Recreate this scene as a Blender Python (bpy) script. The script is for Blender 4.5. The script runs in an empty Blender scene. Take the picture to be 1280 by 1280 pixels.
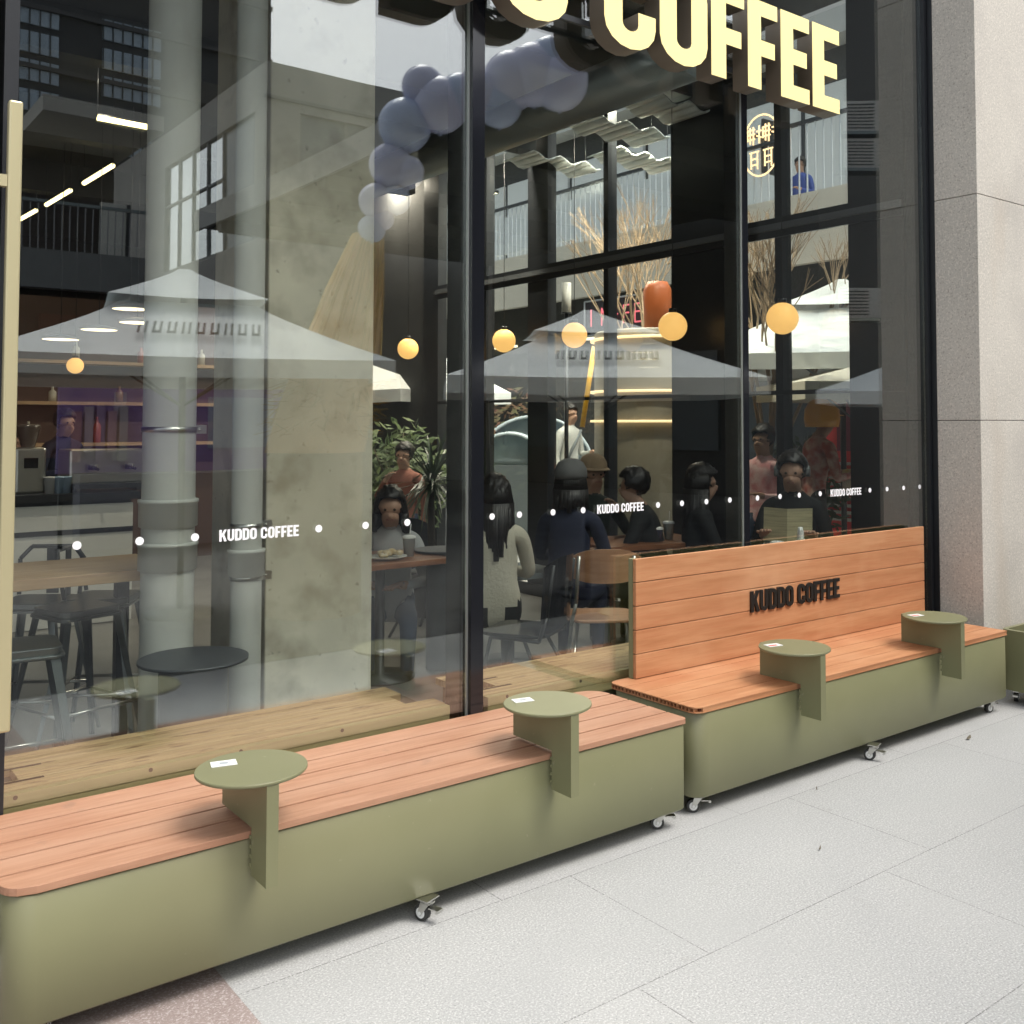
import bpy, bmesh, math, random
from mathutils import Vector, Matrix
random.seed(7)
S = bpy.context.scene
C = S.collection
# ------------------------------------------------------------------ camera
F, CX, CY = 1262.0, 700.0, 480.0
cam = bpy.data.objects.new('camera', bpy.data.cameras.new('camera')); C.objects.link(cam)
cam.data.sensor_width = 36; cam.data.lens = 36 * F / 1280
cam.data.shift_x = -(CX - 640) / 1280; cam.data.shift_y = -(640 - CY) / 1280
R = Matrix(((0.7829, -0.0242, -0.6217), (-0.6221, -0.0304, -0.7824), (0.0, 0.9992, -0.0388)))
xa = Vector((0.7829, -0.6221, 0.0)).normalized()
fw = Vector((0.6217, 0.7824, 0.0388)); fw = (fw - xa * fw.dot(xa)).normalized()
up = xa.cross(fw)
cam.matrix_world = Matrix(((xa.x, up.x, -fw.x, 0), (xa.y, up.y, -fw.y, 0), (xa.z, up.z, -fw.z, 1.6), (0, 0, 0, 1)))
cam.data.clip_start = 0.05; cam.data.clip_end = 600
S.camera = cam
# ------------------------------------------------------------------ sky + soft sun (overcast)
SUN_EL, SUN_ROT = 56, 160
w = bpy.data.worlds.new('World'); S.world = w; w.use_nodes = True
nt = w.node_tree; bg = nt.nodes['Background']
sky = nt.nodes.new('ShaderNodeTexSky'); sky.sky_type = 'NISHITA'; sky.sun_disc = False
sky.sun_elevation = math.radians(SUN_EL); sky.sun_rotation = math.radians(SUN_ROT)
sky.air_density = 1.0; sky.dust_density = 4.0; sky.ozone_density = 1.0
hs = nt.nodes.new('ShaderNodeHueSaturation'); hs.inputs['Saturation'].default_value = 0.32; hs.inputs['Value'].default_value = 1.0
nt.links.new(sky.outputs[0], hs.inputs['Color']); nt.links.new(hs.outputs[0], bg.inputs['Color'])
bg.inputs['Strength'].default_value = 0.15
sun = bpy.data.objects.new('sun', bpy.data.lights.new('sun', 'SUN')); C.objects.link(sun)
sun.data.energy = 1.45; sun.data.angle = math.radians(25); sun.data.color = (1, 0.96, 0.9)
az = math.radians(SUN_ROT)
sd = Vector((math.sin(az) * math.cos(math.radians(SUN_EL)), math.cos(az) * math.cos(math.radians(SUN_EL)), math.sin(math.radians(SUN_EL))))
sun.rotation_euler = sd.to_track_quat('Z', 'Y').to_euler()
vs = S.view_settings; vs.view_transform = 'Standard'; vs.look = 'None'; vs.gamma = 1; vs.exposure = 0.95
S.cycles.transparent_max_bounces = 24; S.cycles.max_bounces = 10

G = 3.46            # plane of the shop window
def ray(px, py):
    d = (xa * ((px - CX) / F) - up * ((py - CY) / F) + fw); return d
def hit(px, py, ax, v):
    d = ray(px, py); o = Vector((0, 0, 1.6)); return o + d * ((v - o[ax]) / d[ax])
def at(px, py, d): return Vector((0, 0, 1.6)) + ray(px, py) * d
def mir(p): return Vector((p[0], 2 * G - p[1], p[2]))       # where a thing seen mirrored in the window really stands
# ------------------------------------------------------------------ materials
def mat(name, col, rough=0.6, metal=0, emit=0, var=0.0, scale=20, bump=0.0, stretch=None, alpha=1, spec=0.5, col2=None, detail=6, trans=0, lo=.35, hi=.65):
    m = bpy.data.materials.new(name); m.use_nodes = True
    n = m.node_tree; b = n.nodes['Principled BSDF']
    c = tuple(col) + (1,)
    b.inputs['Base Color'].default_value = c; b.inputs['Roughness'].default_value = rough
    b.inputs['Metallic'].default_value = metal; b.inputs['Specular IOR Level'].default_value = spec
    b.inputs['Transmission Weight'].default_value = trans; b.inputs['Alpha'].default_value = alpha
    if emit: b.inputs['Emission Color'].default_value = c; b.inputs['Emission Strength'].default_value = emit
    if var or bump or col2:
        tc = n.nodes.new('ShaderNodeTexCoord'); mp = n.nodes.new('ShaderNodeMapping')
        if stretch: mp.inputs['Scale'].default_value = stretch
        no = n.nodes.new('ShaderNodeTexNoise'); no.inputs['Scale'].default_value = scale; no.inputs['Detail'].default_value = detail
        n.links.new(tc.outputs['Object'], mp.inputs[0]); n.links.new(mp.outputs[0], no.inputs['Vector'])
        if var or col2:
            rp = n.nodes.new('ShaderNodeValToRGB')
            if col2: a, d = tuple(col) + (1,), tuple(col2) + (1,)
            else: a = tuple(x * (1 - var) for x in col) + (1,); d = tuple(min(1, x * (1 + var)) for x in col) + (1,)
            rp.color_ramp.elements[0].position = lo; rp.color_ramp.elements[1].position = hi
            rp.color_ramp.elements[0].color = a; rp.color_ramp.elements[1].color = d
            n.links.new(no.outputs['Fac'], rp.inputs[0]); n.links.new(rp.outputs[0], b.inputs['Base Color'])
        if bump:
            bu = n.nodes.new('ShaderNodeBump'); bu.inputs['Strength'].default_value = bump; bu.inputs['Distance'].default_value = 0.01
            n.links.new(no.outputs['Fac'], bu.inputs['Height']); n.links.new(bu.outputs[0], b.inputs['Normal'])
    return m
def mixlayer(m, col, scale, lo, hi, fac=1.0, kind='noise', stretch=None, coord='Object', detail=4, bump=0):
    """adds a second pattern (stains, speckle) over a material's base colour"""
    n = m.node_tree; b = n.nodes['Principled BSDF']; L = n.links
    tc = n.nodes.new('ShaderNodeTexCoord'); mp = n.nodes.new('ShaderNodeMapping')
    if stretch: mp.inputs['Scale'].default_value = stretch
    L.new(tc.outputs[coord], mp.inputs[0])
    if kind == 'noise':
        t = n.nodes.new('ShaderNodeTexNoise'); t.inputs['Scale'].default_value = scale; t.inputs['Detail'].default_value = detail; out = t.outputs['Fac']
    else:
        t = n.nodes.new('ShaderNodeTexVoronoi'); t.inputs['Scale'].default_value = scale; out = t.outputs['Color' if kind == 'vorcol' else 'Distance']
    L.new(mp.outputs[0], t.inputs['Vector'])
    mr = n.nodes.new('ShaderNodeMapRange'); mr.inputs[1].default_value = lo; mr.inputs[2].default_value = hi; mr.inputs[4].default_value = fac
    L.new(out, mr.inputs[0])
    mx = n.nodes.new('ShaderNodeMix'); mx.data_type = 'RGBA'
    src = b.inputs['Base Color'].links
    if src: L.new(src[0].from_socket, mx.inputs[6])
    else: mx.inputs[6].default_value = b.inputs['Base Color'].default_value
    mx.inputs[7].default_value = tuple(col) + (1,)
    L.new(mr.outputs[0], mx.inputs[0]); L.new(mx.outputs[2], b.inputs['Base Color'])
    return m
olive = mat('olive powder coat', (0.190, 0.190, 0.100), 0.42, var=.05, scale=2.5, bump=.02)
mixlayer(olive, (0.225, 0.20, 0.12), 1.1, .45, .8, .4); mixlayer(olive, (0.17, 0.165, 0.085), 3.3, .58, .8, .4, stretch=(1, 1, .35)); mixlayer(olive, (0.33, 0.32, 0.24), 38, .70, .76, .35)
olive_back = mat('olive paint dull', (0.20, 0.205, 0.12), 0.6)
def woodmat(name, a, b_, sc, stretch, rough=.6, grain=.5):
    m = mat(name, a, rough, col2=b_, scale=sc, stretch=stretch, bump=.12, detail=8, lo=.3, hi=.7)
    return m
wpc = woodmat('pinkish composite decking', (0.33, 0.16, 0.090), (0.43, 0.235, 0.145), 6, (1, 14, 14)); mixlayer(wpc, (0.33, 0.15, 0.085), 2.2, .5, .75, .5); mixlayer(wpc, (0.42, 0.24, 0.155), 1, .45, .6, .5, stretch=(.03, 8, .03)); mixlayer(wpc, (0.22, 0.13, 0.09), 11, .66, .76, .5); mixlayer(wpc, (0.56, 0.34, 0.23), 9, .58, .75, .3, stretch=(.5, 3, 3))
wpc2 = woodmat('orange woodgrain decking', (0.38, 0.165, 0.07), (0.50, 0.25, 0.12), 3.2, (1.0, 9, 9)); mixlayer(wpc2, (0.40, 0.145, 0.06), 7, .52, .62, .35, stretch=(.6, 16, 16))
mixlayer(wpc2, (0.40, 0.16, 0.07), 1, .45, .6, .5, stretch=(.03, 7, 8)); mixlayer(wpc2, (0.60, 0.36, 0.20), 2, .55, .75, .4)
wpc2_shade = mat('shade in hollow boards', (0.10, 0.03, 0.012), 0.9)
pine = woodmat('knotty softwood', (0.40, 0.275, 0.14), (0.60, 0.44, 0.235), 5, (.5, 16, 16)); mixlayer(pine, (0.13, 0.07, 0.03), 4, .60, .70, .85, stretch=(2, 9, 9)); mixlayer(pine, (0.58, 0.45, 0.28), 1.0, .5, .72, .7, stretch=(.15, 24, 1)); mixlayer(pine, (0.20, 0.13, 0.065), 1.3, .52, .72, .6, stretch=(.2, 19, 1))
pine_front = woodmat('edge boards', (0.36, 0.29, 0.14), (0.46, 0.37, 0.19), 5, (.5, 12, 12))
knot = mat('knot', (0.05, 0.02, 0.012), .8)
black = mat('black aluminium frame', (0.016, 0.018, 0.021), 0.35)
blackg = mat('glossy black edge', (0.01, 0.011, 0.014), 0.12)
alu = mat('bare seal', (0.4, 0.42, 0.4), 0.3, 0.5)
steel = mat('brushed steel', (0.55, 0.55, 0.52), 0.28, 1)
rubber = mat('dark rubber', (0.035, 0.035, 0.033), .6)
whitep = mat('white plastic', (0.75, 0.76, 0.74), .4)
whitedecal = mat('white vinyl', (0.88, 0.88, 0.9), .5, emit=0)
brass = mat('pale brass tube', (0.50, 0.45, 0.27), 0.35, .35)
conc = mat('cast concrete', (0.60, 0.57, 0.46), 0.85, var=.16, scale=1.6, bump=.15, detail=10)
mixlayer(conc, (0.30, 0.27, 0.20), 5, .5, .72, .7); mixlayer(conc, (0.20, 0.18, 0.14), 24, .66, .74, .6); mixlayer(conc, (0.66, 0.63, 0.53), 3.1, .58, .72, .5, stretch=(1, 1, .4))
pipem = mat('grey pvc', (0.50, 0.51, 0.47), 0.42, var=.06, scale=4); mixlayer(pipem, (0.33, 0.32, 0.27), 5, .6, .8, .5, stretch=(1, 1, .3))
darkwall = mat('dark plaster', (0.035, 0.036, 0.036), 0.8, var=.2, scale=3)
darkceil = mat('dark ceiling paint', (0.045, 0.05, 0.05), 0.7, var=.15, scale=2)
greyfloor = mat('polished screed', (0.17, 0.17, 0.16), 0.35, var=.2, scale=2)
darkwood = woodmat('reddish table wood', (0.20, 0.075, 0.03), (0.30, 0.125, 0.055), 4, (1, 10, 10), .35)
lightwood = woodmat('oiled counter wood', (0.38, 0.24, 0.13), (0.55, 0.38, 0.21), 4, (1, 10, 10), .4)
greymetal = mat('gunmetal sheet', (0.16, 0.18, 0.18), 0.3, .8)
darkmetal = mat('dark metal', (0.03, 0.033, 0.036), 0.4, .3)
white = mat('white panel', (0.62, 0.62, 0.57), 0.6, var=.05, scale=2)
beige = mat('beige render', (0.80, 0.74, 0.62), 0.8, var=.05, scale=1)
canvas = mat('white canvas', (0.80, 0.84, 0.84), 0.8, var=.03, scale=3)
canvas_cream = mat('cream canvas', (0.78, 0.74, 0.62), 0.8)
globe_m = mat('lit globe', (1.0, 0.56, 0.17), .5, emit=.62)
tube_m = mat('lit tube', (1.0, 0.84, 0.42), .5, emit=2.2)
spot_m = mat('lit downlight', (1.0, 0.88, 0.62), .5, emit=4)
skin = mat('skin', (0.42, 0.25, 0.17), .55); hairm = mat('black hair', (0.012, 0.010, 0.009), .45, var=.4, scale=60, stretch=(1, 1, .1))
def glassmat(name, tint, base):
    m = bpy.data.materials.new(name); m.use_nodes = True; n = m.node_tree; n.nodes.clear(); L = n.links
    o = n.nodes.new('ShaderNodeOutputMaterial'); mx = n.nodes.new('ShaderNodeMixShader')
    t = n.nodes.new('ShaderNodeBsdfTransparent'); t.inputs[0].default_value = tint + (1,)
    g = n.nodes.new('ShaderNodeBsdfGlossy'); g.inputs['Roughness'].default_value = 0.0; g.inputs[0].default_value = (.97, 1, 1, 1)
    tc = n.nodes.new('ShaderNodeTexCoord'); wn = n.nodes.new('ShaderNodeTexNoise'); wn.inputs['Scale'].default_value = .9; wn.inputs['Detail'].default_value = 1.5; bp = n.nodes.new('ShaderNodeBump'); bp.inputs['Strength'].default_value = .35; bp.inputs['Distance'].default_value = .004
    L.new(tc.outputs['Object'], wn.inputs['Vector']); L.new(wn.outputs['Fac'], bp.inputs['Height']); L.new(bp.outputs[0], g.inputs['Normal'])
    lw = n.nodes.new('ShaderNodeLayerWeight'); lw.inputs[0].default_value = .5
    pw = n.nodes.new('ShaderNodeMath'); pw.operation = 'POWER'; pw.inputs[1].default_value = 3.0; L.new(lw.outputs['Facing'], pw.inputs[0])
    ma = n.nodes.new('ShaderNodeMath'); ma.operation = 'MULTIPLY_ADD'; ma.inputs[1].default_value = .5; ma.inputs[2].default_value = base
    L.new(pw.outputs[0], ma.inputs[0]); ma.use_clamp = True
    L.new(ma.outputs[0], mx.inputs[0]); L.new(t.outputs[0], mx.inputs[1]); L.new(g.outputs[0], mx.inputs[2]); L.new(mx.outputs[0], o.inputs[0])
    return m
glass = glassmat('coated shop glass', (.94, .96, .94), .14)
glass_side = glassmat('clear side glass', (.95, .97, .96), .03)
glass_clear = mat('clear tumbler', (.8, .85, .85), .05, alpha=.35)
# ------------------------------------------------------------------ mesh helpers
def build(name, bm, m=None, parent=None, smooth=False, loc=None, rot=0, bevel=0):
    me = bpy.data.meshes.new(name); bm.normal_update(); bm.to_mesh(me); bm.free()
    for mm in (m if isinstance(m, (list, tuple)) else [m]):
        if mm: me.materials.append(mm)
    o = bpy.data.objects.new(name, me); C.objects.link(o)
    if smooth:
        for p in me.polygons: p.use_smooth = True
    if parent: o.parent = parent
    if loc is not None: o.location = loc
    if rot: o.rotation_euler = (0, 0, rot)
    if bevel:
        b = o.modifiers.new('bevel', 'BEVEL'); b.width = bevel; b.segments = 2; b.limit_method = 'ANGLE'
    return o
def thing(name, label, cat, loc=(0, 0, 0), rot=0, group=None):
    o = bpy.data.objects.new(name, None); C.objects.link(o); o.location = loc; o.rotation_euler = (0, 0, rot)
    tag(o, label, cat, group); o.empty_display_size = .1; return o
def tag(o, label, cat, group=None):
    o['label'] = label; o['category'] = cat
    if group: o['group'] = group
    return o
def struct(o): o['kind'] = 'structure'; return o
def BM(): return bmesh.new()
def box(bm, x0, x1, y0, y1, z0, z1, mi=0):
    v = [bm.verts.new((x, y, z)) for x in (x0, x1) for y in (y0, y1) for z in (z0, z1)]
    for f in ((0, 1, 3, 2), (4, 6, 7, 5), (0, 4, 5, 1), (2, 3, 7, 6), (0, 2, 6, 4), (1, 5, 7, 3)):
        fa = bm.faces.new([v[i] for i in f]); fa.material_index = mi
    return bm
def bx(*a): return box(BM(), *a)
def tube(bm, p, q, r, n=10, r2=None, mi=0, cap=True):
    p = Vector(p); q = Vector(q); r2 = r if r2 is None else r2
    d = (q - p).normalized(); a = d.orthogonal().normalized(); b = d.cross(a)
    A = [bm.verts.new(p + (a * math.cos(t) + b * math.sin(t)) * r) for t in [2 * math.pi * i / n for i in range(n)]]
    B = [bm.verts.new(q + (a * math.cos(t) + b * math.sin(t)) * r2) for t in [2 * math.pi * i / n for i in range(n)]]
    for i in range(n):
        f = bm.faces.new((A[i], A[(i + 1) % n], B[(i + 1) % n], B[i])); f.material_index = mi; f.smooth = True
    if cap:
        f = bm.faces.new(A[::-1]); f.material_index = mi; f = bm.faces.new(B); f.material_index = mi
    return bm
def poly_tube(bm, pts, r, n=8, mi=0):
    for a, b in zip(pts[:-1], pts[1:]): tube(bm, a, b, r, n, mi=mi)
    return bm
def lathe(bm, prof, n=32, c=(0, 0), mi=0):
    rings = []
    for r, z in prof:
        rings.append([bm.verts.new((c[0] + r * math.cos(2 * math.pi * i / n), c[1] + r * math.sin(2 * math.pi * i / n), z)) for i in range(n)] if r > 1e-5 else [bm.verts.new((c[0], c[1], z))])
    for A, B in zip(rings[:-1], rings[1:]):
        for i in range(n):
            j = (i + 1) % n
            if len(A) == 1 and len(B) == 1: continue
            if len(A) == 1: f = bm.faces.new((A[0], B[j], B[i]))
            elif len(B) == 1: f = bm.faces.new((A[i], A[j], B[0]))
            else: f = bm.faces.new((A[i], A[j], B[j], B[i]))
            f.material_index = mi; f.smooth = not all(abs(v.co.z - f.verts[0].co.z) < 1e-5 for v in f.verts)
    return bm
def sphere(bm, c, r, sub=3, sc=(1, 1, 1), mi=0):
    m = Matrix.Translation(c) @ Matrix.Diagonal((sc[0] * r, sc[1] * r, sc[2] * r, 1))
    g = bmesh.ops.create_icosphere(bm, subdivisions=sub, radius=1, matrix=m)
    for v in g['verts']:
        for f in v.link_faces: f.smooth = True; f.material_index = mi
    return g['verts']
def prism(bm, pts, z0, z1, mi=0):
    A = [bm.verts.new((x, y, z0)) for x, y in pts]; B = [bm.verts.new((x, y, z1)) for x, y in pts]; n = len(pts)
    for i in range(n):
        f = bm.faces.new((A[i], A[(i + 1) % n], B[(i + 1) % n], B[i])); f.material_index = mi
    f = bm.faces.new(A[::-1]); f.material_index = mi; f = bm.faces.new(B); f.material_index = mi
    return bm
def rrect(x0, y0, x1, y1, r, n=6):
    rs = r if isinstance(r, (list, tuple)) else (r,) * 4      # corners: x1y1, x0y1, x0y0, x1y0
    out = []
    for k, (cx, cy, sx, sy) in enumerate(((x1, y1, -1, -1), (x0, y1, 1, -1), (x0, y0, 1, 1), (x1, y0, -1, 1))):
        q = rs[k]; ox, oy = cx + sx * q, cy + sy * q
        for i in range(n + 1):
            a = math.radians(90 * k + 90 * i / n); out.append((ox + q * math.cos(a), oy + q * math.sin(a)))
        if q == 0: out = out[:-n]
    return out
# condensed heavy lettering, outlines in a unit box (height 1)
def arc(cx, cy, rx, ry, a0, a1, n=8): return [(cx + rx * math.cos(math.radians(a0 + (a1 - a0) * i / n)), cy + ry * math.sin(math.radians(a0 + (a1 - a0) * i / n))) for i in range(n + 1)]
W_, T_ = .52, .18
def glyph(ch):
    w, t = W_, T_; r = w / 2; q = r - t
    if ch == 'E': return .44, [[(0, 0), (.44, 0), (.44, t * .95), (t + .01, t * .95), (t + .01, .41), (.40, .41), (.40, .59), (t + .01, .59), (t + .01, 1 - t * .95), (.44, 1 - t * .95), (.44, 1), (0, 1)]]
    if ch == 'F': return .43, [[(0, 0), (t + .01, 0), (t + .01, .38), (.39, .38), (.39, .56), (t + .01, .56), (t + .01, 1 - t * .95), (.43, 1 - t * .95), (.43, 1), (0, 1)]]
    if ch == 'U': return w, [[(0, 1), (0, r)] + arc(r, r, r, r, 180, 360)[1:] + [(w, 1), (w - t, 1), (w - t, r)] + arc(r, r, q, r - t, 360, 180)[1:] + [(t, 1)]]
    if ch == 'O' or ch == '0': return w, [arc(r, 1 - r, r, r, 0, 180) + arc(r, r, r, r, 180, 360), arc(r, 1 - r, q, r - t, 0, 180) + arc(r, r, q, r - t, 180, 360)]
    if ch == 'D': return w, [[(0, 0), (r, 0)] + arc(r, r, r, r, 270, 360)[1:] + arc(r, 1 - r, r, r, 0, 90) + [(0, 1)], [(t, t), (r, t)] + arc(r, r, q, r - t, 270, 360)[1:] + arc(r, 1 - r, q, r - t, 0, 90) + [(t, 1 - t)]]
    if ch == 'C': return w, [[(w, 1 - r)] + arc(r, 1 - r, r, r, 0, 180)[1:] + arc(r, r, r, r, 180, 360) + [(w, .39), (w - t, .39), (w - t, r)] + arc(r, r, q, r - t, 360, 180)[1:] + arc(r, 1 - r, q, r - t, 180, 0) + [(w - t, .61), (w, .61)]]
    if ch == 'K': return .56, [[(0, 0), (t, 0), (t, .32), (.24, .44), (.37, 0), (.57, 0), (.37, .60), (.56, 1), (.37, 1), (t, .60), (t, 1), (0, 1)]]
    if ch == 'S': return w, [[(0, .0), (w, 0), (w, .57), (t, .57), (t, .84), (w, .84), (w, 1), (0, 1), (0, .42), (w - t, .42), (w - t, .16), (0, .16)]]
    if ch == 'A': return w, [[(0, 0), (t, 0), (t, .3), (w - t, .3), (w - t, 0), (w, 0), (w, .8), (w - .1, 1), (.1, 1), (0, .8)], [(t, .45), (w - t, .45), (w - t, .8), (t, .8)]]
    if ch == 'L': return .42, [[(0, 0), (.42, 0), (.42, t), (t, t), (t, 1), (0, 1)]]
    return .3, []
def text_mesh(name, s, h, xs, depth, m, gap=.045, wscale=1.0, mirror=False):
    """letters standing in the local XZ plane, front towards -Y, from x=0; returns (object, width)"""
    cu = bpy.data.curves.new(name, 'CURVE'); cu.dimensions = '2D'; cu.fill_mode = 'BOTH'; cu.extrude = depth / 2
    x = 0
    for k, ch in enumerate(s):
        if ch == ' ': x += .26 * wscale; continue
        wd, outl = glyph(ch)
        ox = xs[k] / h if xs else x
        for o in outl:
            sp = cu.splines.new('POLY'); sp.points.add(len(o) - 1)
            for p, (a, b) in zip(sp.points, o): p.co = ((ox + a * wscale) * h, b * h, 0, 1)
            sp.use_cyclic_u = True
        x += (wd + gap) * wscale
    tmp = bpy.data.objects.new(name, cu); C.objects.link(tmp)
    me = bpy.data.meshes.new_from_object(tmp.evaluated_get(bpy.context.evaluated_depsgraph_get()))
    bpy.data.objects.remove(tmp)
    me.transform(Matrix.Rotation(math.radians(90), 4, 'X'))
    if mirror: me.transform(Matrix.Diagonal((-1, 1, 1, 1)))
    for mm in (m if isinstance(m, (list, tuple)) else [m]): me.materials.append(mm)
    if isinstance(m, (list, tuple)):
        for p in me.polygons: p.material_index = 0 if p.normal.y < -.7 else 1
    o = bpy.data.objects.new(name, me); C.objects.link(o)
    return o, x * h
#--BODY--
# ================================================================== SETTING: paving
def paving():
    m = bpy.data.materials.new('flamed granite paving'); m.use_nodes = True; n = m.node_tree; L = n.links; b = n.nodes['Principled BSDF']
    tc = n.nodes.new('ShaderNodeTexCoord')
    br = n.nodes.new('ShaderNodeTexBrick'); mp = n.nodes.new('ShaderNodeMapping')
    mp.inputs['Location'].default_value = (-2.29 + 1.2 * 0, -1.485, 0)
    L.new(tc.outputs['Object'], mp.inputs[0]); L.new(mp.outputs[0], br.inputs['Vector'])
    br.inputs['Scale'].default_value = 1; br.inputs['Brick Width'].default_value = 1.2; br.inputs['Row Height'].default_value = .67
    br.inputs['Mortar Size'].default_value = .0022; br.inputs['Mortar Smooth'].default_value = 0.3; br.offset = .246; br.offset_frequency = 2
    br.inputs['Color1'].default_value = (.355, .36, .35, 1); br.inputs['Color2'].default_value = (.41, .41, .40, 1); br.inputs['Mortar'].default_value = (.17, .17, .165, 1)
    L.new(br.outputs['Color'], b.inputs['Base Color'])
    b.inputs['Roughness'].default_value = .82
    mixlayer(m, (.58, .58, .565), 150, .5, .64, .7, detail=3)
    mixlayer(m, (.20, .205, .20), 140, .57, .68, .65, detail=3)
    mixlayer(m, (.36, .36, .35), 60, .56, .72, .35, detail=2)
    mixlayer(m, (.25, .24, .22), 7, .68, .76, .3, detail=6)
    mixlayer(m, (.36, .365, .355), 2.3, .5, .75, .5)
    mixlayer(m, (.40, .40, .39), 3, .45, .8, .3)
    return m
gm = paving()
struct(tag(build('ground', bx(-60, 120, -120, 90, -.3, 0), gm), None or 'pale flamed granite paving slabs', 'ground'))
del C.objects['ground']['category']
pink = mat('pinkish granite', (.29, .235, .215), .8, var=.1, scale=3); mixlayer(pink, (.5, .45, .43), 150, .5, .68, .8); mixlayer(pink, (.2, .14, .13), 170, .56, .7, .7)
dim_ground = mat('added dark ground', (.06, .06, .062), .7, var=.25, scale=2)
struct(build('pavement', bx(-30, 60, -100, .35, 0.0, .004), dim_ground))['label'] = 'added dark sheet over the plaza, dims its reflection in the window'  # added out of direct view to darken the ground mirrored in the glass
struct(build('pavement', bx(-4, 1.088, -3, 3.3, 0.0, .004), pink))['label'] = 'pinkish granite slabs'
# ------------------------------------------------------------------ litter
def leaf(px, py, s, label, a):
    bm = BM(); p = hit(px, py, 2, 0)
    v = [bm.verts.new((s * x, s * y, .004 + z)) for x, y, z in ((-1, 0, .004), (-.3, .32, .0), (.6, .25, .006), (1, 0, .012), (.4, -.3, .004), (-.5, -.22, .001))]
    bm.faces.new(v); o = build('dry_leaf', bm, mat('dry leaf', (.16, .14, .10), .8), loc=(p.x, p.y, 0), rot=a); sol = o.modifiers.new('s', 'SOLIDIFY'); sol.thickness = .0015
    tag(o, label, 'leaf')
leaf(1211, 924, .028, 'dark dry leaf on the paving in front of the backed bench', .2)
leaf(1021, 988, .008, 'tiny dark leaf scrap below the middle caster of the backed bench', .9)
leaf(1025, 1063, .010, 'tiny grey leaf scrap alone on the open paving', .4)
# ================================================================== BENCHES
def caster_into(parent, x, y, rot, name='caster', label=None):
    """plate-mounted swivel caster, wheel touching the ground"""
    zt = .078
    bm = BM(); box(bm, -.024, .024, -.03, .03, zt - .004, zt); tube(bm, (0, 0, zt - .004), (0, 0, zt - .016), .017, 14)
    for s in (-1, 1):
        prism_pts = [(-.018, zt - .014), (.018, zt - .014), (.030, .022), (.018, .018)]
        A = [bm.verts.new((px_, s * .0135, pz)) for px_, pz in prism_pts]; B = [bm.verts.new((px_, s * .0160, pz)) for px_, pz in prism_pts]
        bm.faces.new(A); bm.faces.new(B[::-1])
        for i in range(4): bm.faces.new((A[i], A[(i + 1) % 4], B[(i + 1) % 4], B[i]))
    box(bm, -.018, .018, -.016, .016, zt - .018, zt - .013)
    c = build(name, bm, steel, parent, loc=(x, y, 0), rot=rot)
    bm = BM(); tube(bm, (.021, -.011, .0265), (.021, .011, .0265), .0265, 22); build('wheel', bm, rubber, c)
    bm = BM(); tube(bm, (.021, -.0125, .0265), (.021, .0125, .0265), .017, 18); tube(bm, (.021, -.0175, .0265), (.021, .0175, .0265), .006, 10); build('rim', bm, whitep, c)
    bm = BM(); box(bm, -.045, -.012, -.012, .012, .046, .050); box(bm, -.052, -.042, -.014, .014, .040, .050); build('brake_pedal', bm, steel, c)
    return c
def side_table(parent, x, y, label_card, red=False):
    t = thing('side_table', None, None, (x, y, 0)); del t['label']; del t['category']; t.parent = parent
    bm = BM(); r = .158
    lathe(bm, [(0, .592), (r - .002, .592), (r, .594), (r, .600), (r - .0015, .602), (0, .602)], 64)
    build('table_top', bm, olive, t)
    bm = BM(); box(bm, -.0175, .0175, -.155, .185, .447, .5915)
    box(bm, -.0175, .0175, -.155, -.046, .312, .447)
    bmesh.ops.remove_doubles(bm, verts=bm.verts, dist=.0001)
    build('support_plate', bm, olive, t)
    bm = BM()
    for z in (.335, .362, .389, .415): box(bm, -.0215, -.0176, -.050, -.041, z, z + .010)
    build('weld', bm, olive, t)
    # tag is a thing of its own
    c = thing('menu_card', label_card, 'card', (x - .055, y + .075, .6025), -.25)
    build('card', bx(-.036, .036, -.024, .024, 0, .0018), whitep, c)
    if red: build('card_print', bx(-.030, .014, -.016, .000, .0019, .0023), mat('red print', (.6, .12, .09), .6), c)
    else: build('card_print', bx(-.012, .012, -.010, .010, .0019, .0023), mat('grey print', (.35, .38, .4), .6), c)
def bench_body(parent, x0, x1, y0, y1, z0, z1, r):
    bm = BM(); inset = .014
    P0 = rrect(x0, y0, x1, y1, r, 10)
    cx, cy = (x0 + x1) / 2, (y0 + y1) / 2
    P1 = rrect(x0 + inset, y0 + inset, x1 - inset, y1 - inset, tuple(max(q - inset, .002) for q in r), 10)
    rings = []
    for pts, z in ((P1, z0), (P0, z0 + .012), (P0, z1 - .003), (rrect(x0 + .003, y0 + .003, x1 - .003, y1 - .003, tuple(max(q - .003, .002) for q in r), 10), z1)):
        rings.append([bm.verts.new((x, y, z)) for x, y in pts])
    n = len(P0)
    for A, B in zip(rings[:-1], rings[1:]):
        for i in range(n): f = bm.faces.new((A[i], A[(i + 1) % n], B[(i + 1) % n], B[i])); f.smooth = True
    bm.faces.new(rings[0][::-1]); bm.faces.new(rings[-1])
    o = build('body', bm, olive, parent)
    return o
def clip_boards(bm, outline_fn, x0, x1, ys, z0, z1, chamfer=.002):
    """boards running along x, ends following a rounded outline"""
    for a, b in ys:
        xs0 = [outline_fn(y) for y in [a + (b - a) * k / 8 for k in range(9)]]
        pts = [(p[0], a + (b - a) * k / 8) for k, p in enumerate(xs0)] + [(p[1], a + (b - a) * k / 8) for k, p in reversed(list(enumerate(xs0)))]
        prism(bm, pts[::-1], z0, z1)
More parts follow.
